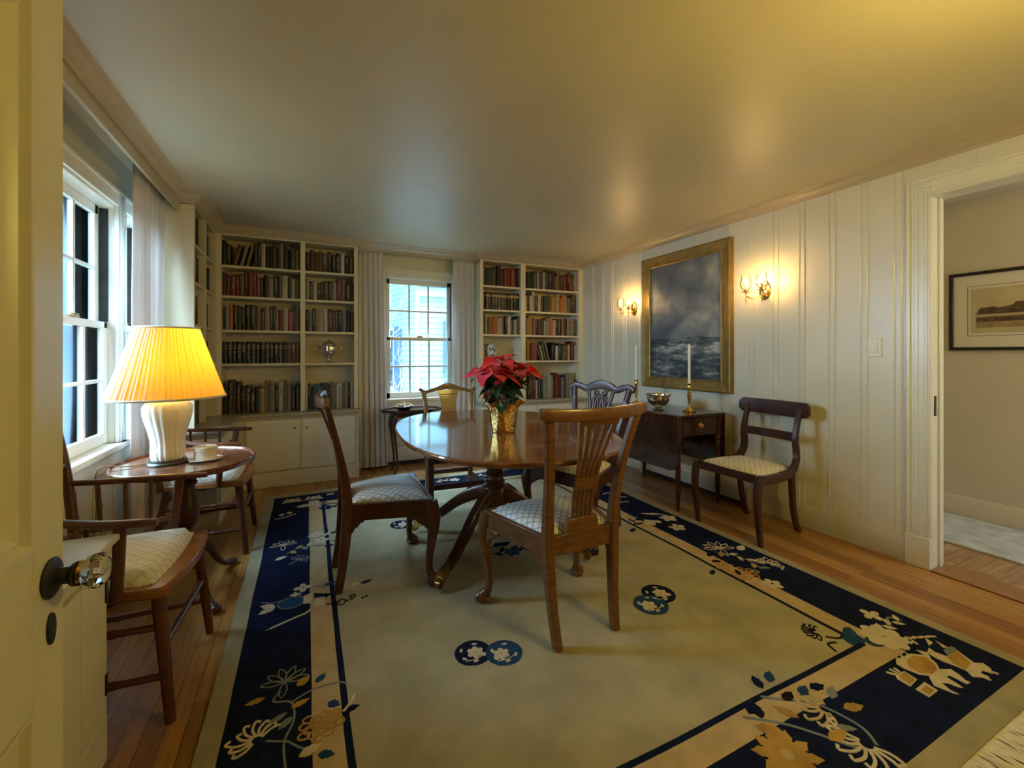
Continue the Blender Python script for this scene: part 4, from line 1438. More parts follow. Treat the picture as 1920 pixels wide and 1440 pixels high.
def armchair(label):
    r = empty('armchair', (0, 0, 0), 0, label, 'armchair', 'bamboo-turned armchairs')
    F, B, YF, YB_ = 0.245, 0.205, 0.225, -0.185
    # wooden seat with a serpentine front lip
    pts = [(-B, YB_), (B, YB_), (F + 0.006, YF - 0.07), (F + 0.014, YF - 0.01)]
    fr = [(F + 0.014, YF - 0.01)] + [(F * (1 - 2 * i / 16), YF + 0.028 * math.sin(PI * i / 16) ** 0.8) for i in range(0, 17)] + [(-F - 0.014, YF - 0.01), (-F - 0.006, YF - 0.07)]
    mb = MB()
    mb.prism(pts[:3] + fr, 0.405, 0.440)
    mb.build('seat_frame', SEATW, r, bevel=0.008, seg=3)
    cushion(r, 'seat_cushion', DAMC, F - 0.022, B - 0.012, YF - 0.040, YB_ + 0.035, 0.444, 0.016, 0.030)
    fl = {}
    for s in (-1, 1):
        a, b = (s * (F - 0.03), YF - 0.03, 0.404), (s * (F - 0.005), YF + 0.010, 0.0)
        mb = MB()
        mb.tube([a, b], [0.021, 0.015], n=12)
        mb.build('leg', OAKC, r)
        c, d = (s * (B - 0.02), YB_ + 0.03, 0.404), (s * (B + 0.012), YB_ - 0.040, 0.0)
        mb = MB()
        bamboo(mb, d, c, 0.015, 2, 0.019)
        mb.build('leg', OAKC, r)
        fl[s] = [Vector(a), Vector(b), Vector(c), Vector(d)]
        # back post
        mb = MB()
        sweep(mb, [(s * (B - 0.005), YB_ + 0.004, 0.41, 0.018, 0.018), (s * (B + 0.002), YB_ - 0.010, 0.55, 0.018, 0.018), (s * (B + 0.012), YB_ - 0.034, 0.74, 0.016, 0.016), (s * (B + 0.018), YB_ - 0.058, 0.88, 0.013, 0.013)], 6, n=10)
        mb.build('back_post', OAKC, r)
        # arm support, arm, spindles and lower rail
        mb = MB()
        mb.tube(cr([(s * (F + 0.004), YF - 0.125, 0.42), (s * (F + 0.016), YF - 0.115, 0.54), (s * (F + 0.034), YF - 0.105, 0.655)], 4), 0.0165, n=10)
        mb.build('arm_post', OAKC, r)
        mb = MB()
        sweep(mb, [(s * (B + 0.006), YB_ - 0.026, 0.690, 0.011, 0.011), (s * (B + 0.024), YB_ + 0.10, 0.680, 0.012, 0.013), (s * (F + 0.030), YF - 0.16, 0.668, 0.013, 0.017), (s * (F + 0.040), YF - 0.06, 0.662, 0.013, 0.018), (s * (F + 0.042), YF - 0.010, 0.660, 0.011, 0.014)], 6, n=10)
        mb.build('arm', OAKC, r)
        lo0 = Vector((s * (B + 0.002), YB_ - 0.006, 0.500))
        lo1 = Vector((s * (F + 0.012), YF - 0.120, 0.500))
        mb = MB()
        bamboo(mb, lo0, lo1, 0.0095, 2)
        mb.build('arm_stretcher', OAKC, r)
        for k in range(1, 4):
            t_ = k / 4
            p = lo0.lerp(lo1, t_)
            q = Vector((s * (B + 0.008 + 0.052 * t_), YB_ - 0.022 + t_ * 0.315, 0.684 - 0.014 * t_))
            mb = MB()
            bamboo(mb, p, q, 0.0075, 1)
            mb.build('spindle', OAKC, r)
        for zt in (0.30, 0.145):
            ta = 1 - zt / 0.404
            mb = MB()
            bamboo(mb, fl[s][0].lerp(fl[s][1], ta), fl[s][2].lerp(fl[s][3], ta), 0.0105, 2)
            mb.build('stretcher', OAKC, r)
    for zt, i in ((0.235, 0), (0.33, 2), (0.19, 2)):
        ta = 1 - zt / 0.404
        mb = MB()
        bamboo(mb, fl[-1][i].lerp(fl[-1][i + 1], ta), fl[1][i].lerp(fl[1][i + 1], ta), 0.0105, 2)
        mb.build('stretcher', OAKC, r)
    for z, y, hh in ((0.865, YB_ - 0.056, 0.018), (0.76, YB_ - 0.038, 0.010), (0.50, YB_ - 0.006, 0.010)):
        MB().tube([(-B - 0.012, y, z), (B + 0.012, y, z)], [(hh, 0.010)] * 2, n=10).build('back_rail', OAKC, r)
    for k in range(4):
        x = (k - 1.5) * 0.085
        mb = MB()
        bamboo(mb, (x, YB_ - 0.006, 0.50), (x, YB_ - 0.038, 0.76), 0.007, 2)
        mb.build('back_spindle', OAKC, r)
    return r


a1 = armchair('bamboo-turned armchair with cream cushion in the left foreground beside the door')
a1.location = (-0.615, 1.980, 0)
a1.rotation_euler = (0, 0, R(-93))
a2 = copy_tree(a1)
a2.location = (-0.555, 3.226, 0)
a2.rotation_euler = (0, 0, R(-90))
a2['label'] = 'bamboo-turned armchair with cream cushion on the far side of the lamp table'

# ================================================================== LAMP TABLE with scalloped rim
r = empty('tea_table', (-0.530, 2.615, 0), 0, 'oval tripod table with scalloped rim between the two armchairs', 'side table')
n = 96


def scal(i, k):
    t_ = 2 * PI * i / n
    s = 1 + 0.030 * abs(math.cos(4 * t_ + 0.4)) ** 0.7 - 0.020
    return (0.290 * k * s * math.cos(t_), 0.318 * k * s * math.sin(t_))


mb = MB()
prof = ((0.93, 0.635), (0.985, 0.637), (1.0, 0.645), (1.0, 0.660), (0.985, 0.664), (0.965, 0.661), (0.950, 0.653), (0.90, 0.651), (0.5, 0.650), (0.02, 0.650))
mb.loft([[(*scal(i, k), z) for i in range(n)] for k, z in prof])
mb.build('tabletop', TEAW, r, ang=30)
MB().box(-0.10, 0.10, -0.10, 0.10, 0.605, 0.6345).build('bearer', WALNUT, r, bevel=0.004)
MB().lathe([(0.001, 0.145), (0.030, 0.147), (0.040, 0.165), (0.041, 0.25), (0.034, 0.275), (0.046, 0.29), (0.046, 0.302), (0.030, 0.312), (0.026, 0.322), (0.040, 0.345), (0.050, 0.375), (0.052, 0.41), (0.044, 0.455), (0.034, 0.505), (0.031, 0.53), (0.042, 0.54), (0.042, 0.552), (0.036, 0.558), (0.048, 0.575), (0.050, 0.6045), (0.001, 0.6045)], n=28).build('column', MAHOG, r)
for ang in (58, -58, 180):
    d = Vector((math.cos(R(ang)), math.sin(R(ang)), 0))
    mb = MB()
    sweep(mb, [(d.x * 0.025, d.y * 0.025, 0.205, 0.036, 0.014), (d.x * 0.08, d.y * 0.08, 0.215, 0.030, 0.015), (d.x * 0.14, d.y * 0.14, 0.165, 0.022, 0.015), (d.x * 0.19, d.y * 0.19, 0.085, 0.016, 0.014), (d.x * 0.235, d.y * 0.235, 0.040, 0.013, 0.014), (d.x * 0.275, d.y * 0.275, 0.026, 0.016, 0.020), (d.x * 0.302, d.y * 0.302, 0.021, 0.018, 0.024), (d.x * 0.318, d.y * 0.318, 0.015, 0.013, 0.016)], 6, n=10)
    mb.build('leg', MAHOG, r)

# ================================================================== SMALL TABLE UNDER THE BACK WINDOW
r = empty('side_table', (0.965, 4.400, 0), 0, 'small dark eight-sided table with cabriole legs under the back window', 'side table')
a, b, cc = 0.300, 0.170, 0.12
oc = [(-a, -b + cc), (-a + cc, -b), (a - cc, -b), (a, -b + cc), (a, b - cc), (a - cc, b), (-a + cc, b), (-a, b - cc)]
mb = MB()
mb.loft([[(x * k, y * k, z) for x, y in oc] for k, z in ((0.95, 0.606), (1.0, 0.608), (1.0, 0.628), (0.985, 0.632), (0.955, 0.630), (0.945, 0.620), (0.1, 0.620))])
mb.build('tabletop', PEMW, r, ang=25)
MB().box(-0.155, 0.155, -0.090, 0.090, 0.55, 0.6055).build('apron', MAHOG, r, bevel=0.003)
for sx in (-1, 1):
    for sy in (-1, 1):
        mb = MB()
        d = Vector((sx * 0.9, sy * 0.35, 0)).normalized()
        pts = [(0.0, 0.60, 0.020), (0.030, 0.55, 0.022), (0.045, 0.48, 0.019), (0.034, 0.36, 0.014), (0.016, 0.20, 0.011), (0.012, 0.08, 0.010), (0.026, 0.03, 0.011), (0.040, 0.010, 0.013), (0.044, 0.0, 0.010)]
        q = cr([(sx * 0.15 + d.x * u, sy * 0.085 + d.y * u, z, rr_) for u, z, rr_ in pts], 4)
        mb.tube([p[:3] for p in q], [p[3] for p in q], n=10)
        mb.build('leg', MAHOG, r)

# ================================================================== DROP-LEAF TABLE AT THE RIGHT WALL
PX, PY, PZ = 2.735, 2.815, 0.722
r = empty('drop_leaf_table', (PX, PY, 0), 0, 'dark mahogany drop leaf table with both leaves down below the seascape', 'side table')
hw, hl = 0.235, 0.455
MB().box(-hw, hw, -hl, hl, PZ - 0.020, PZ).build('tabletop', PEMW, r, bevel=0.004, seg=3)
for s in (-1, 1):
    x0 = s * (hw + 0.002)
    x1 = s * (hw + 0.020)
    rr_ = 0.10
    top = PZ - 0.002
    bot = 0.300
    pts = [(-hl, top), (hl, top), (hl, bot + rr_)] + [(hl - rr_ + rr_ * math.cos(t_), bot + rr_ + rr_ * math.sin(t_)) for t_ in [-PI / 2 * i / 8 for i in range(1, 8)]] + [(hl - rr_, bot), (-hl + rr_, bot)] + [(-hl + rr_ - rr_ * math.sin(t_), bot + rr_ - rr_ * math.cos(t_)) for t_ in [PI / 2 * i / 8 for i in range(1, 8)]] + [(-hl, bot + rr_)]
    MB().prism(pts, min(x0, x1), max(x0, x1), axis='x').build('leaf', PEMW, r, bevel=0.004, seg=3)
mb = MB()
mb.box(-hw + 0.02, hw - 0.02, -hl + 0.030, -hl + 0.048, 0.555, PZ - 0.0205)
mb.box(-hw + 0.02, hw - 0.02, hl - 0.048, hl - 0.030, 0.555, PZ - 0.0205)
for s in (-1, 1):
    mb.box(s * (hw - 0.012) - 0.009, s * (hw - 0.012) + 0.009, -hl + 0.048, hl - 0.048, 0.555, PZ - 0.0205)
mb.build('apron', PEMW, r)
dr = MB().box(-hw + 0.055, hw - 0.055, -hl + 0.022, -hl + 0.0295, 0.575, 0.690).build('drawer', PEMW, r, bevel=0.002)
mb = MB()
pr = ((0.001, 0), (0.021, 0), (0.022, 0.003), (0.018, 0.005), (0.007, 0.006), (0.007, 0.014), (0.013, 0.018), (0.014, 0.024), (0.001, 0.029))
mb.loft([[(p * math.cos(t_), -hl + 0.022 - q, 0.632 + p * math.sin(t_)) for t_ in [2 * PI * i / 18 for i in range(18)]] for p, q in pr])
mb.build('drawer_knob', BRASS, dr)
tw = lambda t_, z: 1 + 0.07 * math.cos(3 * t_ + z * 90)
for sx in (-1, 1):
    for sy in (-1, 1):
        cx, cy = sx * (hw - 0.022), sy * (hl - 0.042)
        mb = MB()
        mb.box(cx - 0.021, cx + 0.021, cy - 0.021, cy + 0.021, 0.54, PZ - 0.0205)
        prof = [(0.001, 0.0), (0.011, 0.0), (0.0135, 0.05), (0.017, 0.125), (0.023, 0.132), (0.024, 0.142), (0.017, 0.150)]
        prof += [(0.0175 + 0.0045 * i / 30, 0.152 + 0.34 * i / 30) for i in range(31)]
        prof += [(0.017, 0.500), (0.025, 0.510), (0.026, 0.525), (0.021, 0.535), (0.021, 0.541), (0.001, 0.541)]
        mb.lathe(prof, (cx, cy, 0), n=16, mod=lambda t_, z: tw(t_, z) if 0.16 < z < 0.49 else 1)
        mb.build('leg', MAHOG, r)


# candlesticks and bowl
def candlestick(loc, label, tilt=0.0):
    r = empty('candlestick', loc, 0, label, 'candlestick', 'brass candlesticks on the drop leaf table')
    MB().lathe([(0.001, 0), (0.052, 0), (0.053, 0.005), (0.046, 0.010), (0.038, 0.012), (0.033, 0.020), (0.022, 0.028), (0.013, 0.036), (0.009, 0.045), (0.0085, 0.055), (0.011, 0.085), (0.0155, 0.125), (0.017, 0.140), (0.010, 0.148), (0.015, 0.155), (0.010, 0.163), (0.012, 0.172), (0.016, 0.185), (0.017, 0.20), (0.013, 0.212), (0.015, 0.216), (0.022, 0.222), (0.022, 0.226), (0.011, 0.226), (0.001, 0.222)], n=32).build('stick', OLDBRASS if False else BRASS, r)
    c = tag(MB().lathe([(0.001, 0.0), (0.0108, 0.0), (0.0095, 0.295), (0.0075, 0.303), (0.003, 0.312), (0.001, 0.313)], n=18).build('taper_candle', WAX), label.replace('brass candlestick', 'ivory taper candle in the candlestick'), 'candle', 'ivory taper candles')
    c.location = (loc[0], loc[1], loc[2] + 0.2265)
    MB().tube([(0, 0, 0.312), (0.001, 0, 0.322)], [0.0012, 0.0008], n=6).build('wick', IRON, c)
    return r


candlestick((2.700, 3.060, PZ + 0.0003), 'brass candlestick at the far end of the drop leaf table')
candlestick((2.757, 2.510, PZ + 0.0003), 'brass candlestick at the near end of the drop leaf table')
r = empty('bowl', (2.640, 2.725, PZ + 0.0003), 0, 'footed silver bowl with green contents between the two candlesticks', 'bowl')
MB().lathe([(0.001, 0), (0.046, 0), (0.048, 0.005), (0.040, 0.012), (0.032, 0.020), (0.034, 0.028), (0.062, 0.040), (0.083, 0.065), (0.091, 0.095), (0.094, 0.116), (0.104, 0.124), (0.103, 0.127), (0.092, 0.119), (0.088, 0.095), (0.079, 0.067), (0.058, 0.044), (0.001, 0.038)], n=36).build('bowl_body', SILVER, r)
GRN = M('pale_green_fruit', (0.45, 0.52, 0.20), 0.45, var=0.2, vscale=20)
WHT = M('pale_cream_fruit', (0.66, 0.60, 0.42), 0.45, var=0.12, vscale=20)
for i, (x, y, z, q, m_) in enumerate(((-0.045, 0.005, 0.098, 0.030, GRN), (0.028, -0.030, 0.094, 0.028, WHT), (0.038, 0.038, 0.094, 0.028, WHT), (-0.020, 0.052, 0.092, 0.027, GRN), (-0.025, -0.052, 0.092, 0.027, GRN))):
    o = MB().sphere((0, 0, 0), q, 14, s=(1, 1, 0.85)).build('round_fruit', m_, loc=(2.640 + x, 2.725 + y, PZ + z))
    tag(o, ('pale green' if m_ is GRN else 'cream coloured') + ' round fruit inside the footed silver bowl', 'fruit', 'green fruit in the silver bowl' if m_ is GRN else 'cream fruit in the silver bowl')

# ================================================================== SEASCAPE
def seascape():
    m = bpy.data.materials.new('seascape_canvas')
    m.use_nodes = True
    t = m.node_tree
    L_ = t.links.new
    b = t.nodes['Principled BSDF']
    b.inputs['Roughness'].default_value = 0.38
    tc = t.nodes.new('ShaderNodeTexCoord')
    sp = t.nodes.new('ShaderNodeSeparateXYZ')
    L_(tc.outputs['Object'], sp.inputs[0])

    def mt(op, a, c=None):
        n = t.nodes.new('ShaderNodeMath')
        n.operation = op
        for i, q in enumerate((a, c)):
            if q is None: continue
            if isinstance(q, (int, float)): n.inputs[i].default_value = q
            else: L_(q, n.inputs[i])
        return n.outputs[0]

    def nz(scale, sc3, det=6, dist=0.0):
        mp = t.nodes.new('ShaderNodeMapping')
        mp.inputs['Scale'].default_value = sc3
        L_(tc.outputs['Object'], mp.inputs['Vector'])
        n = t.nodes.new('ShaderNodeTexNoise')
        n.inputs['Scale'].default_value = scale
        n.inputs['Detail'].default_value = det
        n.inputs['Distortion'].default_value = dist
        L_(mp.outputs[0], n.inputs['Vector'])
        return n.outputs['Fac']

    def ramp(fac, stops):
        r_ = t.nodes.new('ShaderNodeValToRGB')
        els = r_.color_ramp.elements
        els[0].position, els[0].color = stops[0][0], (*stops[0][1], 1)
        els[1].position, els[1].color = stops[-1][0], (*stops[-1][1], 1)
        for p, c in stops[1:-1]:
            e = els.new(p)
            e.color = (*c, 1)
        L_(fac, r_.inputs['Fac'])
        return r_.outputs['Color']
    Y, Z = sp.outputs['Y'], sp.outputs['Z']
    # sky: clouds brighter to the upper near side and in a drifting band, dark squall above the horizon
    cl = nz(4.2, (1, 1, 1.2), 9, 0.35)
    cl2 = nz(1.9, (1, 1, 1.0), 3, 0.4)
    dz = mt('ADD', mt('SUBTRACT', Z, 0.10), mt('MULTIPLY', Y, -0.45))
    band = mt('MAXIMUM', mt('SUBTRACT', 1.0, mt('ABSOLUTE', mt('MULTIPLY', dz, 4.2))), 0.0)
    side = mt('MAXIMUM', mt('SUBTRACT', mt('ADD', mt('MULTIPLY', Y, -0.55), mt('MULTIPLY', Z, 0.40)), 0.02), 0.0)
    lit = mt('ADD', mt('MULTIPLY', band, 0.16), mt('MULTIPLY', side, 0.55))
    sky_f = mt('ADD', mt('ADD', mt('MULTIPLY', cl, 0.75), mt('MULTIPLY', cl2, 0.35)), mt('SUBTRACT', lit, 0.08))
    sky = ramp(sky_f, ((0.30, (0.060, 0.075, 0.095)), (0.46, (0.115, 0.130, 0.150)), (0.60, (0.20, 0.205, 0.195)), (0.80, (0.44, 0.41, 0.32))))
    # sea: dark swells streaked with foam, a breaker on the near side
    wv = nz(8.0, (1, 1, 3.0), 10, 0.5)
    fo = nz(3.0, (1, 1, 1.6), 4, 0.2)
    bk = mt('MAXIMUM', mt('SUBTRACT', 1.0, mt('ADD', mt('ABSOLUTE', mt('MULTIPLY', mt('ADD', Z, 0.245), 9.0)), mt('MAXIMUM', mt('MULTIPLY', Y, 2.2), 0.0))), 0.0)
    hzs = mt('MAXIMUM', mt('SUBTRACT', 1.0, mt('ABSOLUTE', mt('MULTIPLY', mt('ADD', Z, 0.19), 16.0))), 0.0)
    sea_f = mt('ADD', mt('ADD', mt('MULTIPLY', wv, 0.95), mt('MULTIPLY', mt('SUBTRACT', fo, 0.5), 0.55)), mt('SUBTRACT', mt('MULTIPLY', bk, 0.24), mt('MULTIPLY', hzs, 0.10)))
    sea = ramp(sea_f, ((0.30, (0.018, 0.024, 0.028)), (0.46, (0.050, 0.064, 0.070)), (0.58, (0.14, 0.155, 0.15)), (0.74, (0.46, 0.45, 0.39))))
    hz = mt('ADD', -0.165, mt('MULTIPLY', mt('SUBTRACT', nz(5, (1, 1, 0.001), 4), 0.5), 0.05))
    plume = mt('MAXIMUM', mt('SUBTRACT', 0.05, mt('ABSOLUTE', mt('MULTIPLY', mt('ADD', Y, 0.20), 0.5))), 0.0)
    hz = mt('ADD', hz, mt('MULTIPLY', plume, mt('MULTIPLY', nz(14, (1, 1, 1), 5), 0.5)))
    mx = t.nodes.new('ShaderNodeMix')
    mx.data_type = 'RGBA'
    L_(mt('GREATER_THAN', Z, hz), mx.inputs[0])
    L_(sea, mx.inputs[6])
    L_(sky, mx.inputs[7])
    L_(mx.outputs[2], b.inputs['Base Color'])
    return m


r = empty('painting', (XR, 2.874, 1.490), 0, 'large seascape oil painting in a wide gilt frame between the two sconces', 'painting')
w2, h2 = 0.506, 0.628
iw, ih = 0.398, 0.528
pr = ((0.0, 0.0), (0.0, -0.040), (0.012, -0.046), (0.022, -0.042), (0.085, -0.026), (0.096, -0.030), (0.107, -0.024), (0.108, -0.006))
cs = [(-w2, -h2), (w2, -h2), (w2, h2), (-w2, h2)]
inn = [(1, 1), (-1, 1), (-1, -1), (1, -1)]
for q in range(4):
    mb = MB()
    mb.loft([[(p[1], cs[k][0] + inn[k][0] * p[0], cs[k][1] + inn[k][1] * p[0] * (0.100 / 0.108)) for p in pr] for k in (q, (q + 1) % 4)])
    mb.build('frame_side', GILT, r)
MB().box(-0.014, -0.004, -iw - 0.003, iw + 0.003, -ih - 0.003, ih + 0.003).build('canvas', seascape(), r)

# ================================================================== SCONCES
BULB = emit('candle_bulb_glow', (1.0, 0.60, 0.20), 160)


def sconce(y, label):
    r = empty('wall_sconce', (XR, y, 1.655), 0, label, 'wall lamp', 'brass twin candle sconces')
    mb = MB()
    rings = []
    for k, x in ((1.0, 0.0), (1.0, -0.006), (0.90, -0.010), (0.80, -0.008), (0.55, -0.014), (0.05, -0.020)):
        rings.append([(x, 0.046 * k * math.cos(t_), 0.072 * k * math.sin(t_)) for t_ in [2 * PI * i / 32 for i in range(32)]])
    mb.loft(rings)
    mb.build('backplate', BRASS, r)
    mb = MB()
    mb.sphere((-0.030, 0, -0.035), 0.015, 14)
    mb.tube([(-0.010, 0, -0.035), (-0.035, 0, -0.035)], [0.008, 0.008], n=10)
    mb.build('hub', BRASS, r)
    for s in (-1, 1):
        cx, cy = -0.130, s * 0.062
        mb = MB()
        mb.tube(cr([(-0.030, 0, -0.035), (-0.060, s * 0.020, -0.058), (-0.095, s * 0.048, -0.058), (cx, cy, -0.040)], 6), 0.0042, n=8)
        mb.lathe([(0.001, -0.105), (0.003, -0.103), (0.004, -0.09), (0.0025, -0.085), (0.0045, -0.078), (0.0045, -0.04), (0.006, -0.030), (0.005, -0.02), (0.001, -0.019)], (cx, cy, 0), n=12)
        arm = mb.build('arm', BRASS, r)
        MB().lathe([(0.001, -0.020), (0.008, -0.020), (0.030, -0.014), (0.031, -0.011), (0.020, -0.012), (0.012, -0.008), (0.011, 0.006), (0.001, 0.006)], (cx, cy, 0), n=24).build('drip_pan', BRASS, arm)
        MB().lathe([(0.001, 0.006), (0.008, 0.006), (0.008, 0.040), (0.001, 0.0402)], (cx, cy, 0), n=14).build('candle_sleeve', WAX, arm)
        MB().lathe([(0.001, 0.041), (0.006, 0.042), (0.0105, 0.052), (0.0115, 0.060), (0.009, 0.073), (0.005, 0.086), (0.002, 0.096), (0.0005, 0.099)], (cx, cy, 0), n=14).build('bulb', BULB, arm)
        mb = MB()
        pf = [(0.012, 0.0), (0.022, 0.006), (0.033, 0.024), (0.037, 0.045), (0.035, 0.070), (0.030, 0.095), (0.030, 0.112), (0.034, 0.124)]
        mb.lathe(pf, (cx, cy, 0), n=28)
        bmesh.ops.delete(mb.bm, geom=[f for f in mb.bm.faces if len(f.verts) > 4], context='FACES_ONLY')
        mb.build('glass_chimney', CLEAR, arm)
    return r


sconce(3.530, 'lit brass twin sconce with glass chimneys left of the seascape')
sconce(2.105, 'lit brass twin sconce with glass chimneys right of the seascape')

# ================================================================== TABLE LAMP
LX, LY, LZ = -0.607, 2.620, 0.6503
r = empty('table_lamp', (LX, LY, LZ), 0, 'white ribbed ceramic lamp with glowing yellow pleated shade on the oval table', 'lamp')
MB().lathe([(0.001, 0), (0.080, 0), (0.082, 0.006), (0.078, 0.012), (0.074, 0.014), (0.074, 0.022), (0.001, 0.022)], n=36).build('lamp_base', M('dark_green_lamp_base', (0.03, 0.035, 0.028), 0.3), r)
MB().lathe([(0.001, 0.0225), (0.062, 0.0225), (0.067, 0.035), (0.068, 0.055), (0.066, 0.085), (0.068, 0.12), (0.076, 0.16), (0.087, 0.20), (0.095, 0.235), (0.098, 0.262), (0.096, 0.280), (0.086, 0.296), (0.062, 0.305), (0.030, 0.308), (0.001, 0.309)], n=96, mod=lambda t_, z: 1 + (0.060 * abs(math.sin(10 * (t_ + z * 0.6))) - 0.035) * (1 if z < 0.275 else max(0, (0.300 - z) / 0.025))).build('lamp_body', PORC, r)
MB().lathe([(0.001, 0.309), (0.012, 0.309), (0.012, 0.325), (0.008, 0.330), (0.008, 0.372), (0.016, 0.376), (0.016, 0.400), (0.001, 0.401)], n=16).build('socket', BRASS, r)
lbm = emit('lamp_bulb_glow', (1.0, 0.52, 0.08), 28)
for a in (0,):
    MB().lathe([(0.001, 0.402), (0.013, 0.405), (0.016, 0.43), (0.030, 0.47), (0.030, 0.495), (0.018, 0.515), (0.001, 0.52)], n=18).build('bulb', lbm, r)
mb = MB()
n = 144
ring = []
for z, q in ((0.322, 0.232), (0.45, 0.190), (0.56, 0.155), (0.655, 0.125)):
    ring.append([(q * (1 + (0.017 if i % 2 else -0.017) * (0.6 + 0.4 * math.sin(i * 1.7))) * math.cos(2 * PI * i / n), q * (1 + (0.017 if i % 2 else -0.017) * (0.6 + 0.4 * math.sin(i * 1.7))) * math.sin(2 * PI * i / n), z) for i in range(n)])
mb.loft(ring, caps=False)
sh = mb.build('lamp_shade', SHADE, r, smooth=False)
MB().tube([(0.236 * math.cos(t_), 0.236 * math.sin(t_), 0.322) for t_ in [2 * PI * i / 48 for i in range(48)]], 0.0055, n=8, closed=True).build('shade_trim', SHADET, sh)
MB().tube([(0.127 * math.cos(t_), 0.127 * math.sin(t_), 0.656) for t_ in [2 * PI * i / 48 for i in range(48)]], 0.005, n=8, closed=True).build('shade_trim', SHADET, sh)
mb = MB()
for a in range(3):
    t_ = a * 2 * PI / 3
    mb.tube([(0, 0, 0.645), (0.124 * math.cos(t_), 0.124 * math.sin(t_), 0.653)], [0.002, 0.002], n=6)
for s in (-1, 1):
    mb.tube(cr([(s * 0.010, 0, 0.375), (s * 0.055, 0, 0.43), (s * 0.060, 0, 0.52), (s * 0.030, 0, 0.61), (0, 0, 0.645)], 5), 0.002, n=6)
mb.build('harp', BRASS, r)
MB().lathe([(0.001, 0.644), (0.006, 0.644), (0.004, 0.655), (0.008, 0.664), (0.007, 0.672), (0.002, 0.678), (0.001, 0.679)], n=12).build('finial', CLEAR, r)
MB().tube(cr([(-0.078, 0.0, 0.006), (-0.13, -0.03, 0.006), (-0.185, -0.035, 0.012), (-0.232, -0.04, 0.016), (-0.255, -0.04, -0.03), (-0.258, -0.02, -0.20), (-0.290, 0.02, -0.38), (-0.315, 0.08, -0.50)], 6), 0.0028, n=8).build('cord', M('brown_cord', (0.20, 0.13, 0.05), 0.6), r)

# candle on a saucer
o = MB().lathe([(0.001, 0), (0.045, 0), (0.050, 0.003), (0.072, 0.008), (0.0725, 0.011), (0.050, 0.008), (0.001, 0.0075)], n=36).build('saucer', PORC, loc=(-0.455, 2.615, 0.6505))
tag(o, 'small white saucer under the candle on the oval lamp table', 'saucer')
c = MB().lathe([(0.001, 0), (0.046, 0), (0.048, 0.006), (0.047, 0.040), (0.051, 0.044), (0.051, 0.058), (0.046, 0.062), (0.030, 0.061), (0.001, 0.060)], n=36).build('pillar_candle', WAX, loc=(-0.455, 2.615, 0.6587))
tag(c, 'squat white pillar candle beside the ribbed lamp', 'candle')
MB().tube([(0, 0, 0.060), (0.001, 0, 0.072)], [0.0016, 0.0010], n=6).build('wick', WHITEP, c)

# bowl of dried flowers on the small table, small tray at its other end
r = empty('potpourri_bowl', (0.885, 4.385, 0.6205), 0, 'dark shallow bowl of pale dried petals on the small window table', 'bowl')
MB().lathe([(0.001, 0), (0.050, 0), (0.055, 0.004), (0.085, 0.022), (0.108, 0.036), (0.108, 0.040), (0.082, 0.028), (0.001, 0.012)], n=32).build('bowl_body', MAHOG, r)
PET = [M('dried_petal_cream', (0.66, 0.50, 0.28), 0.7, var=0.2, vscale=30), M('dried_petal_peach', (0.60, 0.36, 0.18), 0.7, var=0.2, vscale=30)]
mb = MB()
for i in range(150):
    q = math.sqrt(rng.random()) * 0.092
    a = rng.uniform(0, 2 * PI)
    z = 0.030 + 0.050 * (1 - (q / 0.095) ** 2) * rng.uniform(0.55, 1.0)
    s = rng.uniform(0.009, 0.015)
    e = Matrix.Rotation(rng.uniform(0, 6), 4, 'Z') @ Matrix.Rotation(rng.uniform(-1, 1), 4, 'X')
    mb.m = Matrix.Translation((q * math.cos(a), q * math.sin(a), z)) @ e
    k = 0 if rng.random() < 0.65 else 1
    mb.loft([[(s * math.cos(t_) * u, s * 0.7 * math.sin(t_) * u, h_) for t_ in [2 * PI * j / 7 for j in range(7)]] for u, h_ in ((0.3, -0.003), (0.9, 0.0), (1.0, 0.004), (0.6, 0.006))], k)
o = mb.build('dried_petals', PET, r)
o['kind'] = 'stuff'

# ================================================================== POINSETTIA
r = empty('poinsettia', (1.003, 2.225, 0.7447), 0, 'red poinsettia in a crinkled gold foil pot on the dining table', 'potted plant')
FOIL = M('gold_foil', (0.85, 0.62, 0.20), 0.16, 1.0, bump=0.9, bscale=38)
mb = MB()
n = 60
ring = []
for q, z in ((0.001, 0.0), (0.064, 0.0), (0.068, 0.008), (0.072, 0.05), (0.079, 0.10), (0.084, 0.135), (0.092, 0.15), (0.108, 0.172), (0.105, 0.174), (0.080, 0.145), (0.070, 0.12), (0.001, 0.118)):
    rr_ = []
    for i in range(n):
        t_ = 2 * PI * i / n
        am = 0 if q < 0.01 else (0.004 + 0.010 * max(0, (z - 0.13) / 0.045))
        k = q + am * (noise.noise(Vector((math.cos(t_) * 4, math.sin(t_) * 4, z * 20))) * 1.6 + 0.5 * math.sin(t_ * 17 + z * 30))
        rr_.append((k * math.cos(t_), k * math.sin(t_), z + (0.014 * math.sin(t_ * 5) if z > 0.16 else 0)))
    ring.append(rr_)
mb.loft(ring)
mb.build('foil_pot', FOIL, r)
LEAFG = M('poinsettia_leaf', (0.012, 0.035, 0.016), 0.4, var=0.4, vscale=14)
REDB = M('red_bract', (0.66, 0.008, 0.030), 0.45, var=0.25, vscale=12, sheen=0.2)
STEM = M('green_stem', (0.06, 0.10, 0.03), 0.5)
YBUD = M('yellow_bud', (0.60, 0.42, 0.05), 0.5)


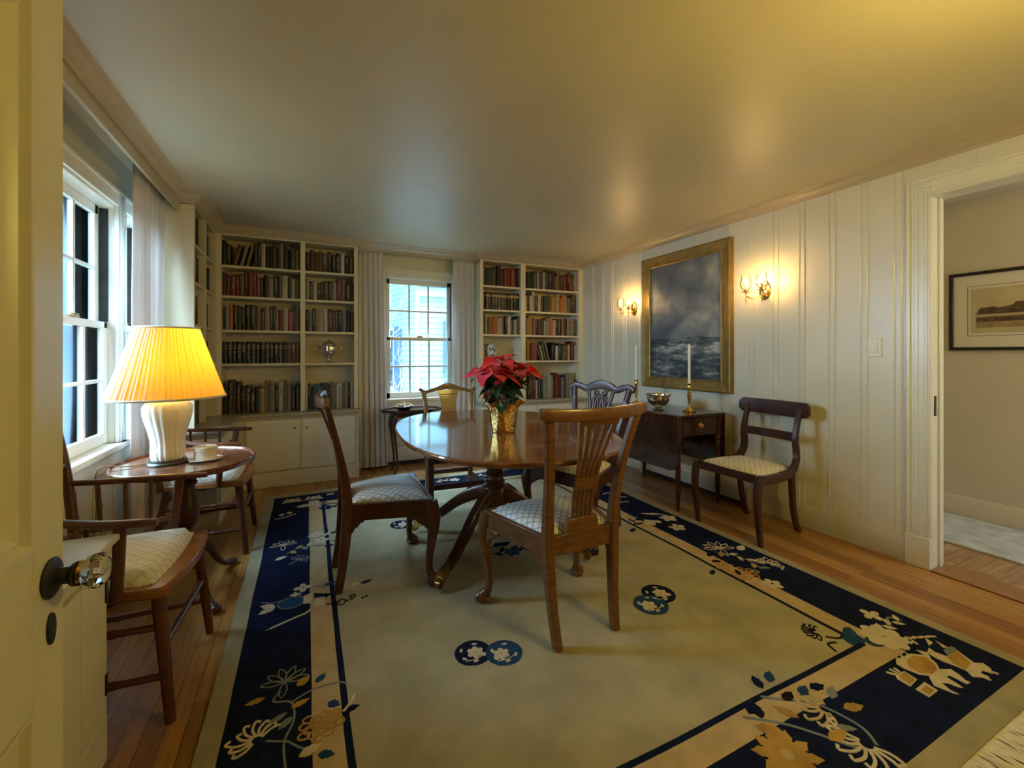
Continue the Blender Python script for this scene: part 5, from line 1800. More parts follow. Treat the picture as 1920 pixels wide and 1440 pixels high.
def leafshape(mb, base, direc, up, L_, W_, droop=0.3, fold=0.25, twist=0.0, mi=0):
    """pointed leaf with a folded midrib; base point, outward direction, droop along its length"""
    d = Vector(direc).normalized()
    u = Vector(up)
    u = (u - d * u.dot(d)).normalized()
    s = d.cross(u)
    if twist:
        q = Matrix.Rotation(twist, 3, d)
        u, s = q @ u, q @ s
    prof = (0.0, 0.05), (0.12, 0.42), (0.28, 0.86), (0.44, 1.0), (0.60, 0.88), (0.76, 0.58), (0.90, 0.24), (1.0, 0.02)
    rows_ = []
    for t_, wv in prof:
        c = Vector(base) + d * (L_ * (t_ - 0.10 * droop * t_ * t_)) - u * (L_ * droop * t_ * t_)
        h = W_ * wv / 2
        rip = 0.012 * math.sin(t_ * 9 + L_ * 40)
        rows_.append([c - s * h + u * (fold * h + rip * wv), c - s * h * 0.5 + u * (fold * h * 0.35), c, c + s * h * 0.5 + u * (fold * h * 0.35), c + s * h + u * (fold * h - rip * wv)])
    vs = [[mb.v(p) for p in q] for q in rows_]
    for a in range(len(vs) - 1):
        for i in range(4):
            mb.f([vs[a][i], vs[a][i + 1], vs[a + 1][i + 1], vs[a + 1][i]], mi)


mb = MB()
heads = ((-0.085, -0.020, 0.330, 0.165, 7, 0.3), (0.085, 0.010, 0.335, 0.170, 7, 0.9), (0.005, 0.035, 0.390, 0.135, 6, 0.5))
for hx, hy, hz_, *_ in heads:
    mb.tube(cr([(hx * 0.2, hy * 0.2, 0.10), (hx * 0.6, hy * 0.6, 0.22), (hx, hy, hz_)], 5), 0.005, n=8)
mb.build('stem', STEM, r)
pr_ = random.Random(5)
mb = MB()
for i in range(26):
    a = 2 * PI * i / 26 * 2.4 + pr_.uniform(-0.3, 0.3)
    z = pr_.uniform(0.17, 0.30)
    q = pr_.uniform(0.02, 0.06)
    e = pr_.uniform(-0.15, 0.35)
    leafshape(mb, (q * math.cos(a), q * math.sin(a), z), (math.cos(a), math.sin(a), e), (0, 0, 1), pr_.uniform(0.09, 0.135), pr_.uniform(0.055, 0.08), pr_.uniform(0.35, 0.8), 0.2, pr_.uniform(-0.5, 0.5))
mb.build('foliage', LEAFG, r)
for hi, (hx, hy, hz_, L_, nb, ph) in enumerate(heads):
    mb = MB()
    for ring_ in range(2):
        for i in range(nb - ring_ * 2):
            a = 2 * PI * i / (nb - ring_ * 2) + ph + ring_ * 0.4
            e = (0.05 if ring_ == 0 else 0.55) + pr_.uniform(-0.12, 0.15)
            ln = L_ * (1.0 if ring_ == 0 else 0.68) * pr_.uniform(0.88, 1.12)
            leafshape(mb, (hx + 0.006 * math.cos(a), hy + 0.006 * math.sin(a), hz_ + 0.008 * ring_), (math.cos(a), math.sin(a), e), (0, 0, 1), ln, ln * pr_.uniform(0.54, 0.68), pr_.uniform(0.15, 0.55), 0.28, pr_.uniform(-0.45, 0.45))
    hd = mb.build('flower_head', REDB, r)
    mb = MB()
    for k in range(6):
        a = k * 1.05
        mb.sphere((hx + 0.007 * math.cos(a), hy + 0.007 * math.sin(a), hz_ + 0.016), 0.004, 8)
    mb.build('buds', YBUD, hd)

# ================================================================== CURTAINS


def curtain(name, axis, a0, a1, c, z0, z1, waves, amp, label, seed, gather=0.0, hem=True, rest_a1=None):
    """pleated panel: runs along axis from a0 to a1 (bottom) at offset c, hanging z1 down to z0"""
    rg = random.Random(seed)
    ph = [rg.uniform(0, 6.28) for _ in range(4)]
    nU, nV = 120, 24
    th = 0.0016
    mb = MB()
    grid = []
    for j in range(nV + 1):
        v = j / nV
        z = z1 + (z0 - z1) * v
        rowf = []
        for i in range(nU + 1):
            u = i / nU
            w_ = u + 0.02 * math.sin(5 * u + ph[0] + v * 1.2)
            f_ = math.sin(2 * PI * waves * w_ + ph[1]) + 0.35 * math.sin(2 * PI * waves * 2.1 * w_ + ph[2] + v * 1.5)
            am = amp * (0.45 + 0.55 * min(1, v * 1.6)) * (0.8 + 0.2 * math.sin(ph[3] + u * 7))
            f_ = max(-1.0, min(1.0, f_))
            A = a0 + (a1 - a0) * u * (1 - gather * (1 - v)) + 0.006 * math.cos(2 * PI * waves * w_ + ph[1])
            rowf.append((A, c + am * f_, z))
        grid.append(rowf)

    def P(p, d): return (p[0], p[1] + d, p[2]) if axis == 'x' else (p[1] + d, p[0], p[2])
    F_ = [[mb.v(P(p, -th)) for p in q] for q in grid]
    B_ = [[mb.v(P(p, th)) for p in q] for q in grid]
    for j in range(nV):
        for i in range(nU):
            mb.f([F_[j][i], F_[j][i + 1], F_[j + 1][i + 1], F_[j + 1][i]])
            mb.f([B_[j][i], B_[j + 1][i], B_[j + 1][i + 1], B_[j][i + 1]])
    o = mb.build(name, CURT, ang=80)
    tag(o, label, 'curtain')
    if hem:
        mb = MB()
        zz = [z0 + 0.085, z0 - 0.002]
        rr0 = grid[nV - 1]
        rows_ = []
        for k, z in enumerate(zz):
            src = grid[nV - 1] if k == 0 else grid[nV]
            rows_.append([mb.v(P((p[0], p[1] - 0.0035 - 0.0, z), 0)) for p in src])
        rows2 = []
        for k, z in enumerate(zz):
            src = grid[nV - 1] if k == 0 else grid[nV]
            rows2.append([mb.v(P((p[0], p[1] + 0.0035, z), 0)) for p in src])
        for i in range(nU):
            mb.f([rows_[0][i], rows_[0][i + 1], rows_[1][i + 1], rows_[1][i]])
            mb.f([rows2[0][i], rows2[1][i], rows2[1][i + 1], rows2[0][i + 1]])
        mb.build('hem', CURT, o, ang=80)
    return o


curtain('curtain', 'x', 0.478, 0.765, 4.592, 0.035, 2.25, 5.0, 0.022, 'pale linen curtain hanging left of the back window', 3, 0.16)
curtain('curtain', 'x', 1.705, 1.455, 4.592, 0.035, 2.25, 4.0, 0.022, 'pale linen curtain hanging right of the back window', 8, 0.0)
curtain('curtain', 'y', 3.05, 3.42, -0.850, 0.02, 2.258, 5.0, 0.028, 'pale linen curtain hanging at the corner of the left windows', 5, -0.56)

# ================================================================== RUG
def pile(name, col, var=0.12, vs=14):
    return M(name, col, 0.95, spec=0.08, var=var, vscale=vs, bump=0.5, bscale=220)


RUGM = [pile('rug_field', (0.39, 0.355, 0.23), 0.15, 5), pile('rug_navy', (0.007, 0.012, 0.038), 0.3), pile('rug_outer_band', (0.36, 0.32, 0.20), 0.14, 7), pile('rug_beige_band', (0.50, 0.38, 0.21)),
        pile('rug_cream', (0.60, 0.53, 0.38)), pile('rug_gold', (0.44, 0.27, 0.075), 0.2), pile('rug_blue', (0.018, 0.06, 0.14), 0.2), pile('rug_black', (0.012, 0.010, 0.012), 0.2), pile('rug_steel', (0.20, 0.23, 0.24))]
xs = [-0.295, -0.232, 0.018, 0.108, 0.130, 2.015, 2.037, 2.13, 2.415, 2.474]
ys = [0.565, 0.635, 0.872, 0.960, 0.980, 3.660, 3.682, 3.750, 3.985, 4.050]
RZ = 0.011


def fill(a, st):
    out = [a[0]]
    for p, q in zip(a, a[1:]):
        k = max(1, round((q - p) / st))
        out += [p + (q - p) * i / k for i in range(1, k + 1)]
    return out


def band_of(a, v):
    for i in range(len(a) - 1):
        if a[i] - 1e-6 <= v <= a[i + 1] + 1e-6:
            return min(i, len(a) - 2 - i)
    return 0


MATI = {0: 2, 1: 1, 2: 3, 3: 1, 4: 0}
gx, gy = fill(xs, 0.09), fill(ys, 0.09)
mb = MB()


def rp(x, y):
    k = 0.006
    return (x + k * noise.noise(Vector((x * 1.5, y * 2.3, 1.0))) + 0.0015 * noise.noise(Vector((x * 14, y * 14, 3))), y + k * noise.noise(Vector((x * 2.1, y * 1.4, 7.0))), RZ)


G = [[mb.v(rp(x, y)) for x in gx] for y in gy]
for j in range(len(gy) - 1):
    for i in range(len(gx) - 1):
        k = min(band_of(xs, (gx[i] + gx[i + 1]) / 2), band_of(ys, (gy[j] + gy[j + 1]) / 2))
        mb.f([G[j][i], G[j][i + 1], G[j + 1][i + 1], G[j + 1][i]], MATI[k])
edge = [G[0][i] for i in range(len(gx))] + [G[j][-1] for j in range(1, len(gy))] + [G[-1][i] for i in range(len(gx) - 2, -1, -1)] + [G[j][0] for j in range(len(gy) - 2, 0, -1)]
low = [mb.bm.verts.new((p.co.x, p.co.y, 0.0003)) for p in edge]
for i in range(len(edge)):
    j = (i + 1) % len(edge)
    mb.f([edge[i], low[i], low[j], edge[j]], 2)
FIELD, NAVY, OUTB, BEIGE, CRM, GOLD, BLU, BLK, STL = range(9)
mr = random.Random(21)


ZC = [0]


def poly(pts, mi, lv=0):
    ZC[0] += 1
    z = RZ + 0.0012 + lv * 0.0006 + ZC[0] * 1.5e-6
    mb.prism(pts, RZ - 0.004, z, mi)


def blob(cx, cy, rx, ry=None, rot=0.0, mi=CRM, lv=0, n=14, j=0.0):
    ry = ry or rx
    c, s = math.cos(rot), math.sin(rot)
    pts = []
    for i in range(n):
        t_ = 2 * PI * i / n
        k = 1 + (mr.uniform(-j, j) if j else 0)
        x, y = rx * k * math.cos(t_), ry * k * math.sin(t_)
        pts.append((cx + x * c - y * s, cy + x * s + y * c))
    poly(pts, mi, lv)


def stroke(pts, w_, mi=STL, lv=0, n=5):
    """one continuous ribbon along the points"""
    q = [Vector(p) for p in cr([(x, y, 0) for x, y in pts], n)]
    ZC[0] += 1
    z = RZ + 0.0012 + lv * 0.0006 + ZC[0] * 1.5e-6
    rings_ = []
    for i in range(len(q)):
        d = q[min(i + 1, len(q) - 1)] - q[max(i - 1, 0)]
        if d.length < 1e-6: d = Vector((1, 0, 0))
        nn_ = Vector((-d.y, d.x, 0)).normalized() * w_ / 2
        a_, b_ = q[i] - nn_, q[i] + nn_
        rings_.append([(a_.x, a_.y, z), (b_.x, b_.y, z), (b_.x, b_.y, RZ - 0.003), (a_.x, a_.y, RZ - 0.003)])
    mb.loft(rings_, mi)


def leaf2(cx, cy, ang, L_, w_, mi=GOLD, lv=1):
    pr_ = ((0, 0), (0.2, 0.7), (0.42, 1), (0.55, 0.72), (0.66, 0.86), (0.82, 0.4), (1, 0))
    c, s = math.cos(ang), math.sin(ang)
    up = [(u * L_, v * w_ / 2) for u, v in pr_]
    dn = [(u * L_, -v * w_ / 2) for u, v in pr_[1:-1]]
    pts = [(cx + x * c - y * s, cy + x * s + y * c) for x, y in up + dn[::-1]]
    poly(pts, mi, lv)


def flower(cx, cy, q, n=5, mi=CRM, ctr=BLK, lv=1, rot=0.0):
    for i in range(n):
        a = rot + 2 * PI * i / n
        blob(cx + q * 0.56 * math.cos(a), cy + q * 0.56 * math.sin(a), q * 0.44, q * 0.34, a, mi, lv, 10)
    blob(cx, cy, q * 0.30, None, 0, mi, lv)
    if ctr is not None:
        blob(cx, cy, q * 0.13, None, 0, ctr, lv + 1, 8)


def mum(cx, cy, q, rot, mi=CRM, lv=1):
    """chrysanthemum of curled strokes fanned from a heart"""
    for i in range(9):
        a = rot + (i - 4) * 0.42
        k = q * mr.uniform(0.8, 1.1)
        p0 = (cx + 0.18 * q * math.cos(a), cy + 0.18 * q * math.sin(a))
        p1 = (cx + 0.62 * k * math.cos(a + 0.12), cy + 0.62 * k * math.sin(a + 0.12))
        p2 = (cx + k * math.cos(a - 0.1), cy + k * math.sin(a - 0.1))
        p3 = (cx + 0.9 * k * math.cos(a - 0.28), cy + 0.9 * k * math.sin(a - 0.28))
        stroke([p0, p1, p2, p3], q * 0.10, mi, lv, 3)


def lily(cx, cy, q, rot, mi=STL, lv=1):
    """open flower drawn in outline"""
    for i, k in enumerate((-1.5, -0.95, -0.35, 0.3, 0.9, 1.5, 3.1)):
        a = rot + k
        tip = (cx + q * math.cos(a), cy + q * math.sin(a))
        l_ = (cx + q * 0.55 * math.cos(a + 0.30), cy + q * 0.55 * math.sin(a + 0.30))
        r_ = (cx + q * 0.55 * math.cos(a - 0.30), cy + q * 0.55 * math.sin(a - 0.30))
        stroke([(cx, cy), l_, tip, r_, (cx, cy)], q * 0.055, mi, lv, 3)


def sprig(x0, y0, x1, y1, lv=0, leaves=5, dark=False):
    dx, dy = x1 - x0, y1 - y0
    L_ = math.hypot(dx, dy)
    a = math.atan2(dy, dx)
    mid = (x0 + dx * 0.5 - dy * 0.18, y0 + dy * 0.5 + dx * 0.18)
    stroke([(x0, y0), mid, (x1, y1)], 0.007, BLK if dark else STL, lv)
    for i in range(leaves):
        t_ = (i + 0.6) / leaves
        px = x0 + dx * t_ - dy * 0.18 * math.sin(PI * t_)
        py = y0 + dy * t_ + dx * 0.18 * math.sin(PI * t_)
        s = 1 if i % 2 else -1
        leaf2(px, py, a + s * mr.uniform(0.5, 1.2), mr.uniform(0.045, 0.07), mr.uniform(0.022, 0.034), mr.choice([BLU, BLK, NAVY] if dark else [CRM, GOLD, STL, CRM]), lv + 1)


def grape(cx, cy, q, n, mi=GOLD):
    for i in range(n):
        a = i * 2.4
        k = q * math.sqrt((i + 0.5) / n)
        x, y = cx + k * math.cos(a), cy + k * 0.8 * math.sin(a)
        pts = [(x + 0.017 * math.cos(t_), y + 0.014 * math.sin(t_)) for t_ in [2 * PI * j / 9 for j in range(10)]]
        stroke(pts, 0.0065, mi, 1, 1)


# round blossom medallions in overlapping pairs
def medallion_pair(ax, ay, bx, by, q):
    for k, (x, y, mi) in enumerate(((ax, ay, NAVY), (bx, by, BLU))):
        blob(x, y, q, None, 0, mi, k, 32, 0.015)
        flower(x + 0.12 * q * (1 if k == 0 else -1.6), y - 0.05 * q, q * 0.48, 6, CRM, GOLD, 2 + k, 0.3)
        for a, d in ((2.3, 0.72), (3.4, 0.70), (-0.9, 0.70), (0.9, 0.72), (4.4, 0.74)):
            leaf2(x + d * q * math.cos(a), y + d * q * math.sin(a), a + 2.0, q * 0.34, q * 0.18, CRM, 2 + k)
        stroke([(x - 0.6 * q, y - 0.5 * q), (x, y - 0.55 * q), (x + 0.6 * q, y - 0.35 * q)], q * 0.04, CRM, 2 + k)


medallion_pair(0.590, 1.597, 0.700, 1.545, 0.072)
medallion_pair(1.553, 1.603, 1.452, 1.548, 0.080)
medallion_pair(0.590, 3.010, 0.690, 3.000, 0.075)
medallion_pair(1.52, 3.02, 1.60, 3.07, 0.075)

# left border: spray in the near corner
stroke([(-0.05, 1.36), (-0.06, 1.47), (-0.035, 1.55), (-0.045, 1.63), (-0.10, 1.66), (-0.08, 1.70)], 0.007, STL, 0)
stroke([(-0.045, 1.63), (0.02, 1.66), (0.10, 1.66), (0.13, 1.64)], 0.006, STL, 0)
stroke([(-0.05, 1.47), (-0.11, 1.50)], 0.006, STL, 0)
stroke([(-0.05, 1.47), (0.0, 1.42), (0.03, 1.45)], 0.006, STL, 0)
lily(-0.068, 1.742, 0.078, 1.5)
mum(-0.135, 1.515, 0.078, 2.2)
leaf2(-0.125, 1.690, 3.3, 0.060, 0.026, GOLD)
leaf2(-0.03, 1.70, 0.7, 0.055, 0.036, GOLD)
leaf2(-0.045, 1.605, 0.3, 0.060, 0.026, GOLD)
leaf2(-0.055, 1.590, 3.6, 0.070, 0.022, STL)
leaf2(-0.04, 1.565, 3.9, 0.055, 0.028, STL)
leaf2(0.03, 1.69, 0.8, 0.05, 0.028, BLU)
leaf2(0.065, 1.575, -0.6, 0.045, 0.034, BLU)
leaf2(0.10, 1.515, 0.1, 0.062, 0.030, NAVY)
stroke([(0.05, 1.54), (0.09, 1.52), (0.11, 1.515)], 0.006, GOLD, 1)
stroke([(0.11, 1.515), (0.14, 1.55), (0.15, 1.58)], 0.010, CRM, 1)
grape(0.040, 1.490, 0.062, 17)
leaf2(-0.02, 1.40, 0.3, 0.065, 0.036, CRM)
leaf2(0.03, 1.385, -0.4, 0.05, 0.03, BLU)
# left border: vase with butterfly foot, scroll and sword
blob(-0.062, 2.285, 0.055, 0.046, 0.0, BLU, 1, 20)
blob(-0.062, 2.285, 0.060, 0.051, 0.0, STL, 0, 20)
poly([(-0.012, 2.25), (0.028, 2.235), (0.028, 2.335), (-0.012, 2.32)], CRM, 1)
poly([(0.035, 2.22), (0.115, 2.285), (0.035, 2.325)], NAVY, 1)
for a, s in ((2.6, 0.075), (3.6, 0.075), (2.95, 0.05), (3.3, 0.05)):
    leaf2(-0.128, 2.275, a, s, s * 0.55, CRM, 1)
stroke([(-0.19, 2.345), (-0.14, 2.318), (-0.10, 2.320)], 0.005, STL, 0)
flower(-0.015, 2.405, 0.042, 4, CRM, BLU)
flower(-0.048, 2.352, 0.024, 4, CRM, None)
stroke([(-0.03, 2.33), (-0.01, 2.375), (0.035, 2.40), (0.07, 2.38)], 0.005, STL, 0)
poly([(0.033, 2.20), (0.078, 2.19), (0.082, 2.27), (0.037, 2.275)], CRM, 2)
stroke([(0.085, 2.20), (0.12, 2.19), (0.15, 2.215), (0.17, 2.19), (0.15, 2.165), (0.13, 2.18), (0.15, 2.20)], 0.006, NAVY, 1)
stroke([(0.17, 2.19), (0.20, 2.20), (0.215, 2.225), (0.19, 2.225), (0.20, 2.195)], 0.006, NAVY, 1)
blob(0.245, 2.185, 0.008, 0.006, 0, NAVY, 1)
blob(0.262, 2.190, 0.008, 0.006, 0, NAVY, 1)
leaf2(0.085, 2.385, 0.2, 0.06, 0.028, BLU)
leaf2(0.25, 2.325, 0.2, 0.06, 0.028, NAVY)
leaf2(0.20, 2.315, 0.3, 0.05, 0.03, CRM)
stroke([(-0.14, 2.105), (-0.05, 2.145), (0.0, 2.165), (0.02, 2.19)], 0.010, CRM, 1)
stroke([(-0.155, 2.10), (-0.06, 2.135)], 0.006, STL, 0)
# left border: middle spray
lily(-0.125, 2.99, 0.075, 1.6, CRM)
sprig(-0.10, 2.86, 0.06, 2.90, 0, 5)
sprig(0.0, 3.06, 0.12, 3.04, 0, 4)
flower(0.055, 3.08, 0.05, 5, CRM, GOLD)
flower(0.085, 2.97, 0.05, 5, CRM, STL)
lily(-0.04, 2.745, 0.062, 0.8, STL)
leaf2(-0.16, 2.79, 0.5, 0.07, 0.035, CRM)
for x, y, a in ((0.14, 3.06, 0.3), (0.10, 2.86, 0.2), (0.155, 2.93, 0.1), (0.17, 3.10, 0.2)):
    leaf2(x, y, a, 0.058, 0.028, NAVY)
# far left corner: pagoda roofs, pavilion, characters of little clouds
for x, y, s in ((-0.10, 3.83, 1.0), (0.055, 3.83, 1.0)):
    poly([(x - 0.075 * s, y), (x + 0.075 * s, y), (x + 0.045 * s, y + 0.055), (x, y + 0.085), (x - 0.045 * s, y + 0.055)], CRM, 1)
    stroke([(x - 0.055, y + 0.06), (x - 0.03, y + 0.10)], 0.008, CRM, 1)
    stroke([(x + 0.055, y + 0.06), (x + 0.03, y + 0.10)], 0.008, CRM, 1)
    blob(x - 0.03, y + 0.02, 0.016, 0.010, 0, GOLD, 2)
    blob(x + 0.03, y + 0.02, 0.016, 0.010, 0, GOLD, 2)
poly([(0.015, 3.66), (0.09, 3.65), (0.095, 3.79), (0.02, 3.80)], CRM, 1)
blob(-0.015, 3.70, 0.05, 0.03, 0.2, CRM, 1)
for k in range(3):
    blob(0.125, 3.66 + k * 0.05, 0.020, 0.013, 0, NAVY, 1)
    stroke([(0.155, 3.92 + k * 0.018 - 0.02), (0.21, 3.92 + k * 0.018 - 0.02)], 0.008, CRM, 1)
flower(0.135, 3.59, 0.05, 6, NAVY, CRM)
sprig(0.17, 3.60, 0.33, 3.58, 0, 6, True)
stroke([(-0.20, 3.48), (-0.13, 3.50), (-0.07, 3.54)], 0.010, CRM, 1)
blob(-0.16, 3.56, 0.018, 0.02, 0, CRM, 1)
blob(-0.11, 3.58, 0.018, 0.02, 0, CRM, 1)
# far border
for x in (0.62, 1.05, 1.45):
    sprig(x, 3.88, x + 0.16, 3.86, 0, 5)
    flower(x + 0.20, 3.87, 0.05, 5, CRM, GOLD)
# right border: far group, middle group
for (x, y) in ((2.28, 2.93), (2.31, 2.80), (2.25, 2.70)):
    stroke([(x - 0.05, y), (x, y + 0.02), (x + 0.06, y)], 0.012, CRM, 1)
poly([(2.10, 2.28), (2.21, 2.22), (2.24, 2.30), (2.15, 2.36)], CRM, 1)
poly([(2.15, 2.24), (2.25, 2.18), (2.27, 2.23), (2.18, 2.28)], BLK, 2)
flower(2.33, 2.31, 0.062, 5, CRM, GOLD)
flower(2.26, 2.16, 0.058, 5, CRM, BLU)
sprig(2.02, 2.30, 2.20, 2.40, 0, 5, True)
for k in range(3):
    stroke([(2.26 - k * 0.02, 2.42 + k * 0.02), (2.35 - k * 0.02, 2.38 + k * 0.02)], 0.009, CRM, 1)
leaf2(1.93, 2.24, 0.4, 0.07, 0.035, NAVY)
lily(2.245, 1.815, 0.095, 1.2, CRM)
leaf2(2.33, 1.75, 0.4, 0.085, 0.05, CRM)
mum(2.320, 1.565, 0.075, 0.5)
sprig(2.18, 1.80, 2.24, 1.54, 0, 6)
grape(2.11, 1.55, 0.075, 15)
grape(2.08, 1.66, 0.045, 8)
flower(2.14, 1.42, 0.05, 5, CRM, BLK)
for x, y, a in ((2.10, 1.77, 0.6), (2.06, 1.72, -0.3), (2.12, 1.62, 0.3), (2.07, 1.55, 1.0), (2.16, 1.47, 0.2), (1.94, 1.62, 0.5), (2.20, 1.40, -0.5)):
    leaf2(x, y, a, 0.06, 0.03, BLK if mr.random() < 0.5 else NAVY)
# near right corner: rocks with peony, two little horses, saddle cloths
mum(1.935, 1.095, 0.055, 2.4, BLK)
stroke([(1.94, 1.06), (1.98, 1.03), (2.02, 1.04)], 0.008, BLK, 1)
stroke([(1.88, 0.99), (1.90, 1.03), (1.94, 1.02)], 0.008, BLK, 1)
blob(2.04, 1.015, 0.055, 0.035, 0.6, BLU, 1, 12, 0.3)
blob(2.09, 0.96, 0.05, 0.03, 0.2, BLU, 1, 12, 0.3)
flower(2.155, 0.955, 0.085, 8, CRM, GOLD, 1)
flower(2.155, 0.955, 0.050, 7, CRM, GOLD, 3)
flower(2.285, 1.06, 0.045, 4, CRM, None)
stroke([(2.18, 1.02), (2.23, 1.00), (2.28, 0.99), (2.33, 1.02), (2.36, 0.98)], 0.008, STL, 0)
for k in range(5):
    leaf2(2.20 + 0.035 * k, 0.985 + 0.01 * (k % 2), 0.8 * (-1) ** k, 0.05, 0.024, CRM)
    stroke([(2.20 + k * 0.03, 0.93 - k * 0.012), (2.23 + k * 0.03, 0.905 - k * 0.010)], 0.008, CRM, 1)


poly([(2.238, 0.844),(2.225, 0.822),(2.235, 0.789),(2.317, 0.788),(2.297, 0.755),(2.281, 0.728),(2.31, 0.714),(2.295, 0.689),(2.266, 0.674),(2.254, 0.697),(2.23, 0.696),(2.231, 0.674),(2.207, 0.664),(2.208, 0.681),(2.178, 0.699),(2.199, 0.723),(2.195, 0.751),(2.185, 0.783),(2.186, 0.81),(2.197, 0.834)], CRM, 1)
poly([(2.229, 0.786),(2.312, 0.787),(2.267, 0.732),(2.204, 0.727),(2.206, 0.764)], GOLD, 2)
poly([(2.035, 0.865),(2.127, 0.857),(2.171, 0.825),(2.149, 0.788),(2.117, 0.767),(2.052, 0.763),(2.018, 0.787),(2.005, 0.829),(2.009, 0.852)], CRM, 1)
poly([(2.062, 0.843),(2.117, 0.849),(2.155, 0.821),(2.135, 0.789),(2.108, 0.772),(2.061, 0.768),(2.03, 0.791),(2.029, 0.823)], GOLD, 2)
poly([(2.035, 0.767),(2.116, 0.771),(2.158, 0.751),(2.147, 0.724),(2.132, 0.703),(2.133, 0.69),(2.112, 0.694),(2.112, 0.714),(2.112, 0.739),(2.091, 0.741),(2.084, 0.713),(2.077, 0.69),(2.065, 0.699),(2.057, 0.724),(2.037, 0.734),(2.022, 0.704),(2.025, 0.684),(2.013, 0.693),(2.005, 0.718),(1.998, 0.74)], CRM, 1)
poly([(1.935, 0.823),(1.989, 0.82),(1.98, 0.779),(1.917, 0.773),(1.919, 0.812)], CRM, 1)
poly([(1.946, 0.818),(1.982, 0.817),(1.974, 0.782),(1.927, 0.778),(1.931, 0.809)], GOLD, 2)
poly([(1.918, 0.759),(1.988, 0.762),(1.98, 0.723),(1.916, 0.721)], CRM, 1)
poly([(1.927, 0.749),(1.971, 0.751),(1.97, 0.727),(1.925, 0.726)], GOLD, 2)
poly([(2.267, 0.812),(2.331, 0.811),(2.323, 0.79),(2.243, 0.79)], STL, 1)
poly([(2.176, 0.86),(2.195, 0.832),(2.169, 0.813),(2.161, 0.824)], CRM, 1)
poly([(2.199, 0.903),(2.234, 0.888),(2.202, 0.883)], CRM, 1)
poly([(2.299, 0.881),(2.291, 0.851),(2.252, 0.849)], CRM, 1)
poly([(2.315, 0.852),(2.306, 0.811),(2.289, 0.82)], CRM, 1)
poly([(2.244, 0.918),(2.228, 0.871),(2.216, 0.876)], CRM, 1)
stroke([(2.272, 0.688), (2.282, 0.665)], 0.009, CRM, 2, 2)
stroke([(2.221, 0.693), (2.212, 0.664)], 0.009, CRM, 2, 2)
stroke([(1.923, 0.846), (1.94, 0.823)], 0.009, CRM, 2, 2)
stroke([(1.952, 0.849), (1.954, 0.824)], 0.009, CRM, 2, 2)
stroke([(1.975, 0.844), (1.967, 0.822)], 0.009, CRM, 2, 2)
stroke([(2.05, 0.869), (2.036, 0.851)], 0.009, CRM, 2, 2)
stroke([(2.083, 0.869), (2.067, 0.85)], 0.009, CRM, 2, 2)
stroke([(2.115, 0.865), (2.099, 0.846)], 0.009, CRM, 2, 2)
# [(2.261, 1.034), (2.252, 0.99), (2.318, 0.983), (2.306, 0.953), (2.193, 0.951), (2.177, 1.02), (2.316, 1.033)]
# near border spray
stroke([(1.27, 0.94), (1.36, 0.87), (1.42, 0.80), (1.46, 0.74), (1.50, 0.70)], 0.009, STL, 0)
stroke([(1.40, 0.97), (1.47, 0.92), (1.53, 0.88), (1.56, 0.82), (1.57, 0.75), (1.54, 0.70)], 0.009, STL, 0)
mum(1.545, 0.845, 0.095, 2.4, BEIGE)
mum(1.515, 0.715, 0.095, 3.4, CRM)
for k in range(10):
    leaf2(1.265 + 0.02 * math.cos(k * 0.63), 0.795 + 0.02 * math.sin(k * 0.63), k * 0.63, mr.uniform(0.060, 0.085), 0.042, GOLD, 1)
blob(1.265, 0.795, 0.045, None, 0, GOLD, 2, 16)
blob(1.265, 0.795, 0.018, None, 0, BEIGE, 3, 10)
leaf2(1.33, 0.84, 2.3, 0.085, 0.05, GOLD)
leaf2(1.43, 0.86, 2.0, 0.075, 0.032, GOLD)
leaf2(1.43, 0.77, 0.0, 0.085, 0.04, GOLD)
leaf2(1.50, 0.79, -0.6, 0.06, 0.026, STL)
leaf2(1.61, 0.86, 0.5, 0.07, 0.032, STL)
leaf2(1.60, 0.82, -0.3, 0.075, 0.038, GOLD)
for x, y, a in ((1.49, 1.00, 0.6), (1.44, 0.99, 1.2), (1.455, 0.925, 0.2), (1.53, 0.915, 0.3), (1.59, 0.92, -0.2), (1.30, 0.94, 0.4), (1.32, 0.91, 1.0)):
    leaf2(x, y, a, 0.062, 0.036, mr.choice([BLU, BLK, NAVY]))
sprig(0.85, 0.76, 1.08, 0.72, 0, 6)
# stray blossoms on the field under the table
sprig(0.98, 2.33, 1.24, 2.27, 0, 8, True)
flower(1.10, 2.31, 0.05, 6, BLU, None)
poly([(1.02, 2.42), (1.11, 2.40), (1.15, 2.44), (1.05, 2.46)], NAVY, 1)
rug = mb.build('rug', RUGM, smooth=False)
tag(rug, 'large olive and navy bordered rug with flower sprays under the dining table', 'rug')
FR = M('rug_fringe', (0.72, 0.65, 0.45), 0.9, var=0.12, vscale=30)
for nm, y0, y1 in (('fringe', 0.570, 0.455), ('fringe', 4.046, 4.085)):
    mb = MB()
    s = 1 if y1 > y0 else -1
    Lf = abs(y1 - y0)
    n = 1000
    for i in range(n):
        x = -0.292 + 2.764 * i / (n - 1)
        a = mr.uniform(-0.35, 0.35)
        k = Lf * mr.uniform(0.75, 1.15)
        mb.tube(cr([(x, y0, 0.006), (x + a * k * 0.4, y0 + s * k * 0.5, 0.0055 + mr.uniform(0, 0.004)), (x + a * k * 1.0, y0 + s * k, 0.0035)], 2), 0.0022, n=4)
    f = mb.build(nm, FR, rug)
    f['kind'] = 'stuff'

